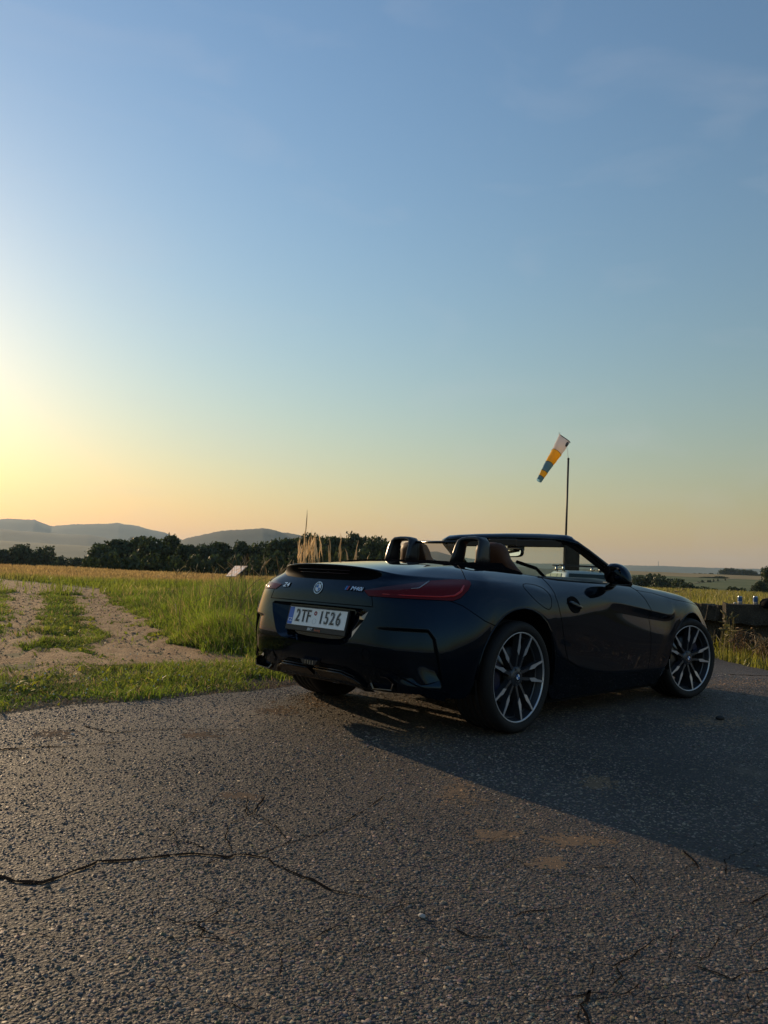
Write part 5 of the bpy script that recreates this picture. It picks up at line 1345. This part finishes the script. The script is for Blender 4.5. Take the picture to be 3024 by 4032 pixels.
wire = [loc(at(u, v, D-.25)) for u, v in ((2238,1808),(2236,1790),(2233,1768),(2232,1757))]
MB().tube(wire, .006, 6).build('mast_wire', satin, ws, True)
ax0 = loc(at(2224, 1727, D-.25)); ax1 = loc(at(2122, 1893, D-.75)); AX = (ax1-ax0).normalized()
e1 = (RIGHT*.62+UP*.40-FWD*.0); e1 = (e1-AX*e1.dot(AX)).normalized(); e2 = AX.cross(e1)
def sock_r(t): return .255*(1-t)+.102*t
def ring(t, n=20, k=1.0):
    c = ax0.lerp(ax1, t); r_ = sock_r(t)*k*(1+.03*math.sin(t*40))
    o = []
    for i in range(n):
        a = 2*math.pi*i/n; w = 1+.05*math.sin(3*a+t*9)
        o.append(c+(e1*math.cos(a)*.80+e2*math.sin(a)*.92)*r_*w - AX*(.10*math.cos(a+2.2) if t < .02 else .10*math.cos(a+2.2)*max(0, 1-t*5)))
    return o
def cloth(name, c):
    M = leaf_material(name, .62, .8, attr=False, col=c); return M
bands = [(0, .34, 'white_section', (.85, .80, .78)), (.34, .60, 'orange_section', (.95, .56, .025)), (.60, .80, 'blue_section', (.16, .34, .48)), (.80, .915, 'orange_section', (.95, .56, .025)), (.915, 1.0, 'blue_section', (.18, .38, .46))]
clm = {}
for a, b, nm, c in bands:
    if nm not in clm: clm[nm] = cloth('sock_'+nm, c)
    MB().loft([ring(a+(b-a)*i/5) for i in range(6)], True, False).build(nm, clm[nm], ws, True)
    if a > 0:
        MB().tube(ring(a, 20, 1.012), .006, 5, True).build('band_seam', mat('seam_dark', (.03, .025, .02), .8), ws, True)
hoop_ = ring(0, 20, 1.01)
MB().tube(hoop_, .014, 6, True).build('hoop', pole_metal, ws, True)
tp = max(hoop_, key=lambda p: p.z)
MB().tube([tp, tp+UP*.05, tp+UP*.06+RIGHT*.03], .007, 5).build('hoop_hook', pole_metal, ws, True)
MB().tube([wire[-1], wire[-1]+UP*.06-RIGHT*.03, min(hoop_, key=lambda p: (p-wire[-1]).length)], .010, 5).build('swivel', pole_metal, ws, True)
# printed oval emblem on the white section, towards the camera
ec = loc(at(2229, 1743, D-.25)); near = min(ring(.10, 40), key=lambda p: (p-ec).length + .8*(p-ec).dot(FWD))
ecn = near-FWD*.01
el = [(RIGHT*.42+UP*.9).normalized(), None]; el[1] = FWD.cross(el[0]).normalized()
oval = [ecn-FWD*.03+el[0]*math.cos(a)*.085+el[1]*math.sin(a)*.040 for a in np.linspace(0, 6.2832, 25)[:-1]]
ov2 = [p+FWD*.03 for p in oval]
em = MB().loft([oval, ov2], True, True).build('printed_emblem', mat('print_black', (.01, .01, .01), .7), ws)
for k in (-.025, .005, .032):
    c_ = ecn-FWD*.033+el[0]*k; MB().tube([c_-el[1]*.018, c_+el[0]*.012, c_+el[1]*.018], .004, 4).build('emblem_stroke', mat('print_white', (.6, .58, .56), .7), em)
# --- silver estate car with roof bars
wag_az = math.atan2(azdir(2244).y, azdir(2244).x)+R(17)
rc = at(2245, 2246, 21.5); wz = float(ground_z(rc.x, rc.y))
hd = Vector((math.cos(wag_az), math.sin(wag_az), 0)); lf = Vector((-hd.y, hd.x, 0))
wo_ = rc-lf*.56; wo_.z = wz                                        # centre of the tail
wag = empty('estate_car', wo_, wag_az); tag(wag, 'silver estate car with roof bars seen through the black car windscreen', 'car')
silver = mat('silver_paint', (.55, .53, .48), .3, .6, .5, .6, .05); wg = mat('dark_window', (.02, .03, .03), .05, 0, .6); HT = rc.z-wz
k_ = HT/1.46
low = [(-.02,.72,.32),(-.06,.80,.50),(-.05,.83,.72),(.0,.82,.90)]
secs = []
for x, w, z in ((.0, .74, .92), (.25, .82, .95), (1.0, .85, .96), (2.2, .86, .95), (3.1, .84, .92), (3.9, .78, .80), (4.25, .66, .62)):
    secs.append([Vector((x, y, zz)) for y, zz in ((-w*.92, .22), (-w, .45), (-w*1.0, .7), (-w*.95, z*k_), (-w*.5, z*k_+.015), (w*.5, z*k_+.015), (w*.95, z*k_), (w, .7), (w, .45), (w*.92, .22))])
MB().loft(secs).build('car_body', silver, wag, True)
roof = []
for x, w, z in ((.10, .70, .93*k_), (.30, .60, 1.33*k_), (.42, .565, 1.435*k_), (.70, .56, 1.455*k_), (1.3, .56, 1.465*k_), (1.9, .55, 1.44*k_), (2.2, .55, 1.37*k_), (2.95, .64, .93*k_)):
    roof.append([Vector((x, y, zz)) for y, zz in ((-w*1.18 if z > 1.2 else -w*1.12, .90*k_), (-w, z-.06), (-w*.86, z), (0, z+.02), (w*.86, z), (w, z-.06), (w*1.18 if z > 1.2 else w*1.12, .90*k_))])
MB().loft(roof, False, False).build('car_roof', silver, wag, True)
for s in (1, -1):
    for x0, x1 in ((.62, 1.08), (1.14, 1.75), (1.80, 2.35)):
        zt = 1.375*k_; z0 = .95*k_
        q = [(x0, z0), (x1+(.25 if x1 > 2 else 0), z0), (x1-(.12 if x1 > 2 else .0), zt-(.04 if x1 > 2 else 0)), (x0+(.12 if x0 < .7 else 0), zt)]
        pts = [Vector((x, s*(.655-(z-.95*k_)*.20+.012), z)) for x, z in q]
        MB().add(pts+[p-Vector((0, .02*s, 0)) for p in pts], [(0,1,2,3),(4,5,6,7),(0,1,5,4),(1,2,6,5),(2,3,7,6),(3,0,4,7)]).build('side_window', mat('bright_window', (.25, .32, .34), .05, .6), wag)
    MB().tube([(.5,.50*s,1.49*k_),(1.2,.50*s,1.515*k_),(1.85,.49*s,1.49*k_)], .016, 6).build('roof_rail', trimk, wag, True)
    MB().tube([(.05,.62*s,.78),(.06,.70*s,.60)], .06, 8).build('rear_light', lensm, wag, True)
q = [(.075,-.60,.97*k_),(.075,.60,.97*k_),(.30,.50,1.36*k_),(.30,-.50,1.36*k_)]
MB().add([Vector((x-.03, y, z+.02)) for x, y, z in q]+[Vector((x+.02, y, z)) for x, y, z in q], [(0,1,2,3),(4,5,6,7),(0,1,5,4),(1,2,6,5),(2,3,7,6),(3,0,4,7)]).build('rear_window', wg, wag)
for x in (.75, 1.45):
    for s in (1, -1):
        MB().loft([[Vector((x+a, s*.52+b, z)) for a, b in rr(w_, d_, 8, 3)] for z, w_, d_ in ((1.45*k_, .06, .04), (1.52*k_, .045, .035), (1.60*k_, .03, .03))]).build('bar_foot', satin, wag, True)
    MB().tube([(x,-.64,1.615*k_),(x,.64,1.615*k_)], .018, 6).build('roof_bar', trimk, wag, True)
for x in (.75, 3.35):
    for s in (1, -1):
        MB().tube([(x,.62*s,.30),(x,.84*s,.30)], .30, 20).build('car_wheel', rubber, wag, True)
# --- dark beams, cans and bag at the right
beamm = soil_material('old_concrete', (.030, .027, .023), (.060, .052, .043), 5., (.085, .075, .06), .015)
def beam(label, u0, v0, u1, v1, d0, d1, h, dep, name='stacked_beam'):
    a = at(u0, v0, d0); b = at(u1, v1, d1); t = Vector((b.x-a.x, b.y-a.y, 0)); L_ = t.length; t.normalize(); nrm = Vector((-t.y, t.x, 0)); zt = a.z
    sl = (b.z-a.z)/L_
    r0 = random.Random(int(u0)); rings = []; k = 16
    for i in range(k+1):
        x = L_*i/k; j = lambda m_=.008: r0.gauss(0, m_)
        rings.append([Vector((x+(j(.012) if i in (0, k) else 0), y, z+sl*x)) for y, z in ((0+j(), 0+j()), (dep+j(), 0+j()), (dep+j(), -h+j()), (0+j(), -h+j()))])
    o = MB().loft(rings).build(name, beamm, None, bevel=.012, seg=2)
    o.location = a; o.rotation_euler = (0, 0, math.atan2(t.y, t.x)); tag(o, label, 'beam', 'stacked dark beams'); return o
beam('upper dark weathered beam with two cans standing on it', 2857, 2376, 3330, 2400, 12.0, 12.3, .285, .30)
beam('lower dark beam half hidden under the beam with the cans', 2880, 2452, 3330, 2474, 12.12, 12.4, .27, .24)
beam('dark beam behind the front fender of the black car', 2690, 2374, 2838, 2383, 12.6, 12.3, .24, .30)
beam('lower dark beam behind the front fender, in the weeds', 2700, 2440, 2830, 2446, 12.72, 12.45, .34, .24)
canb = mat('can_blue', (.025, .085, .24), .35, .4); canw = mat('can_white', (.55, .56, .58), .3, .6)
def can(u, vb, vt, d, label):
    p = at(u, vb, d); root = empty('drink_can', p); tag(root, label, 'can', 'cans on the beam'); h = at(u, vt, d).z-p.z; r_ = .031
    cy = lambda prof: MB().loft([[Vector((a*math.cos(t), a*math.sin(t), z)) for t in np.linspace(0, 6.2832, 21)[:-1]] for a, z in prof], True, False)
    cy([(r_*.8,0),(r_,.008),(r_,h*.36)]).build('white_band', canw, root, True); cy([(r_,h*.36),(r_,h*.88)]).build('blue_band', canb, root, True)
    cy([(r_,h*.88),(r_*.86,h*.97),(r_*.86,h),(r_*.80,h*.985),(.001,h*.985)]).build('can_top', satin, root, True)
can(2913.5, 2380, 2347, 12.12, 'left one of two blue and white drink cans on the beam'); can(2974.5, 2383, 2347, 12.14, 'right one of two blue and white drink cans on the beam')
p = at(3035, 2391, 12.18)
rings = []
for z, k in ((-.01,.80),(.02,.97),(.05,1.0),(.08,.93),(.11,.72),(.125,.40),(.13,.1)):
    rings.append([Vector((.19*k*math.cos(a)*(1+.04*math.sin(3*a+z*40)), .13*k*math.sin(a)*(1+.05*math.sin(4*a)), z)) for a in np.linspace(0, 6.2832, 25)[:-1]])
bag = MB().loft(rings).build('black_bag', mat('black_cloth', (.006, .006, .007), .9, 0, .1), None, True); bag.location = p; tag(bag, 'black rounded bag lying on the beam at the right edge', 'bag')
def stone(u, v, d, r_, label, c, z=None):
    p = at(u, v, d) if z is None else Vector((*gp(u, v), z)); b = bmesh.new(); bmesh.ops.create_icosphere(b, subdivisions=2, radius=r_)
    q = random.Random(int(u*7+v))
    for w in b.verts: w.co = Vector((w.co.x*1.3, w.co.y, w.co.z*.6))*(1+q.uniform(-.14, .14))
    me = bpy.data.meshes.new('pebble'); b.to_mesh(me); b.free(); o = link('pebble', me, mat('pebble_%.2f' % c, (c, c*.95, c*.88), .8)); o.location = p+Vector((0, 0, r_*.35)); o.rotation_euler = (0, 0, q.uniform(0, 6))
    tag(o, label, 'stone', 'loose stones'); return o
stone(2894, 2377, 12.05, .022, 'white stone on the beam left of the cans', .5)
stone(1661, 3611, 0, .009, 'whitish pebble on the asphalt below the shadow edge', .34, 0)
stone(2835, 2833, 0, .030, 'dark clod lying in the shadow right of the front wheel', .02, 0)
stone(286, 2893, 0, .008, 'pale chip on the asphalt near the grass', .45, 0)
# --- tilted sign board in the grass
def board_material():
    M = bpy.data.materials.new('sun_faded_print'); M.use_nodes = True; N, L = nodes(M); b = N['Principled BSDF']
    tc = N.new('ShaderNodeTexCoord'); n = N.new('ShaderNodeTexNoise'); n.inputs['Scale'].default_value = 9; n.inputs['Detail'].default_value = 6; L.new(tc.outputs['Object'], n.inputs['Vector'])
    cr = N.new('ShaderNodeValToRGB'); e = cr.color_ramp.elements; e[0].position = .36; e[0].color = (.35, .13, .06, 1); e[1].position = .62; e[1].color = (.55, .55, .60, 1); x = e.new(.47); x.color = (.62, .36, .20, 1)
    L.new(n.outputs['Fac'], cr.inputs['Fac']); L.new(cr.outputs['Color'], b.inputs['Base Color']); b.inputs['Roughness'].default_value = .45; return M
_pn = Vector((-.58, .14, .80)).normalized(); _p0 = at(930, 2250, 19.)
def _onp(u, v):
    d = ray_dir(u, v); return CAM+d*((_p0-CAM).dot(_pn)/d.dot(_pn))
c4 = [_onp(888, 2268), _onp(926, 2269), _onp(974, 2228), _onp(925, 2228)]
o0 = sum(c4, Vector())/4; gzb = float(ground_z(o0.x, o0.y)); sb = empty('sign_board', (o0.x, o0.y, gzb)); tag(sb, 'tilted sunlit sign board standing in the tall grass', 'sign')
l4 = [Vector((p.x-o0.x, p.y-o0.y, p.z-gzb)) for p in c4]; nn = (l4[1]-l4[0]).cross(l4[3]-l4[0]).normalized(); nn = nn if nn.z > 0 else -nn
MB().add(l4+[p-nn*.02 for p in l4], [(0,1,2,3),(7,6,5,4),(0,4,5,1),(1,5,6,2),(2,6,7,3),(3,7,4,0)]).build('panel', board_material(), sb)
for a in (0, 1): MB().tube([l4[a].lerp(l4[3-a], .5)-nn*.02, Vector((l4[a].lerp(l4[3-a], .5).x, l4[a].lerp(l4[3-a], .5).y, -.2))], .03, 6).build('leg', wood, sb, True)
for a, b in ((2, 3), (0, 3)): MB().tube([l4[a]-nn*.012, l4[b]-nn*.012], .014, 5).build('panel_frame', wood, sb, True)
# --- far mast on the ridge
p = at(2592, 2229, 5900); t = at(2592, 2209, 5900); ms = MB().tube([(0, 0, -20), (0, 0, t.z-p.z)], [3.2, 1.2], 5).tube([(-9, 0, (t.z-p.z)*.75), (9, 0, (t.z-p.z)*.75)], 1., 4).build('radio_mast', pole_metal, None); ms.location = p
tag(ms, 'tiny grey lattice mast on the far hazy ridge', 'mast')
# small white and yellow flower heads in the verge
fl = MB(); r_ = random.Random(5)
for i in range(170):
    u = r_.uniform(0, 1150); v = r_.uniform(2560, 2780); x, y = gp(u, v)
    if y < 1.3 or inrut(np.array([x]), np.array([y]))[0] > 0: continue
    z = r_.uniform(.04, .12); s_ = r_.uniform(.004, .009)
    fl.add([(x-s_, y, z), (x, y-s_, z), (x+s_, y, z), (x, y+s_, z), (x, y, z+s_*1.4)], [(0,1,4),(1,2,4),(2,3,4),(3,0,4),(3,2,1,0)])
tag(fl.build('clover_heads', mat('clover_white', (.55, .52, .40), .8), None), 'tiny pale clover heads scattered in the verge', 'flowers', None, 'stuff')
# ================================================================== evening haze in the valley air
hz = MB().box((-11200, -11200, -62), (11200, 11200, 420)).build('haze', None, None)
HM = bpy.data.materials.new('haze_air'); HM.use_nodes = True; N, L = nodes(HM); N.clear()
pv = N.new('ShaderNodeVolumePrincipled'); pv.inputs['Color'].default_value = (.58, .79, 1.0, 1); pv.inputs['Density'].default_value = 7.2e-5; pv.inputs['Anisotropy'].default_value = .2
ho = N.new('ShaderNodeOutputMaterial'); L.new(pv.outputs[0], ho.inputs['Volume']); hz.data.materials.clear(); hz.data.materials.append(HM)
tag(hz, 'thin evening haze lying over the valley and hills', 'haze', None, 'stuff')
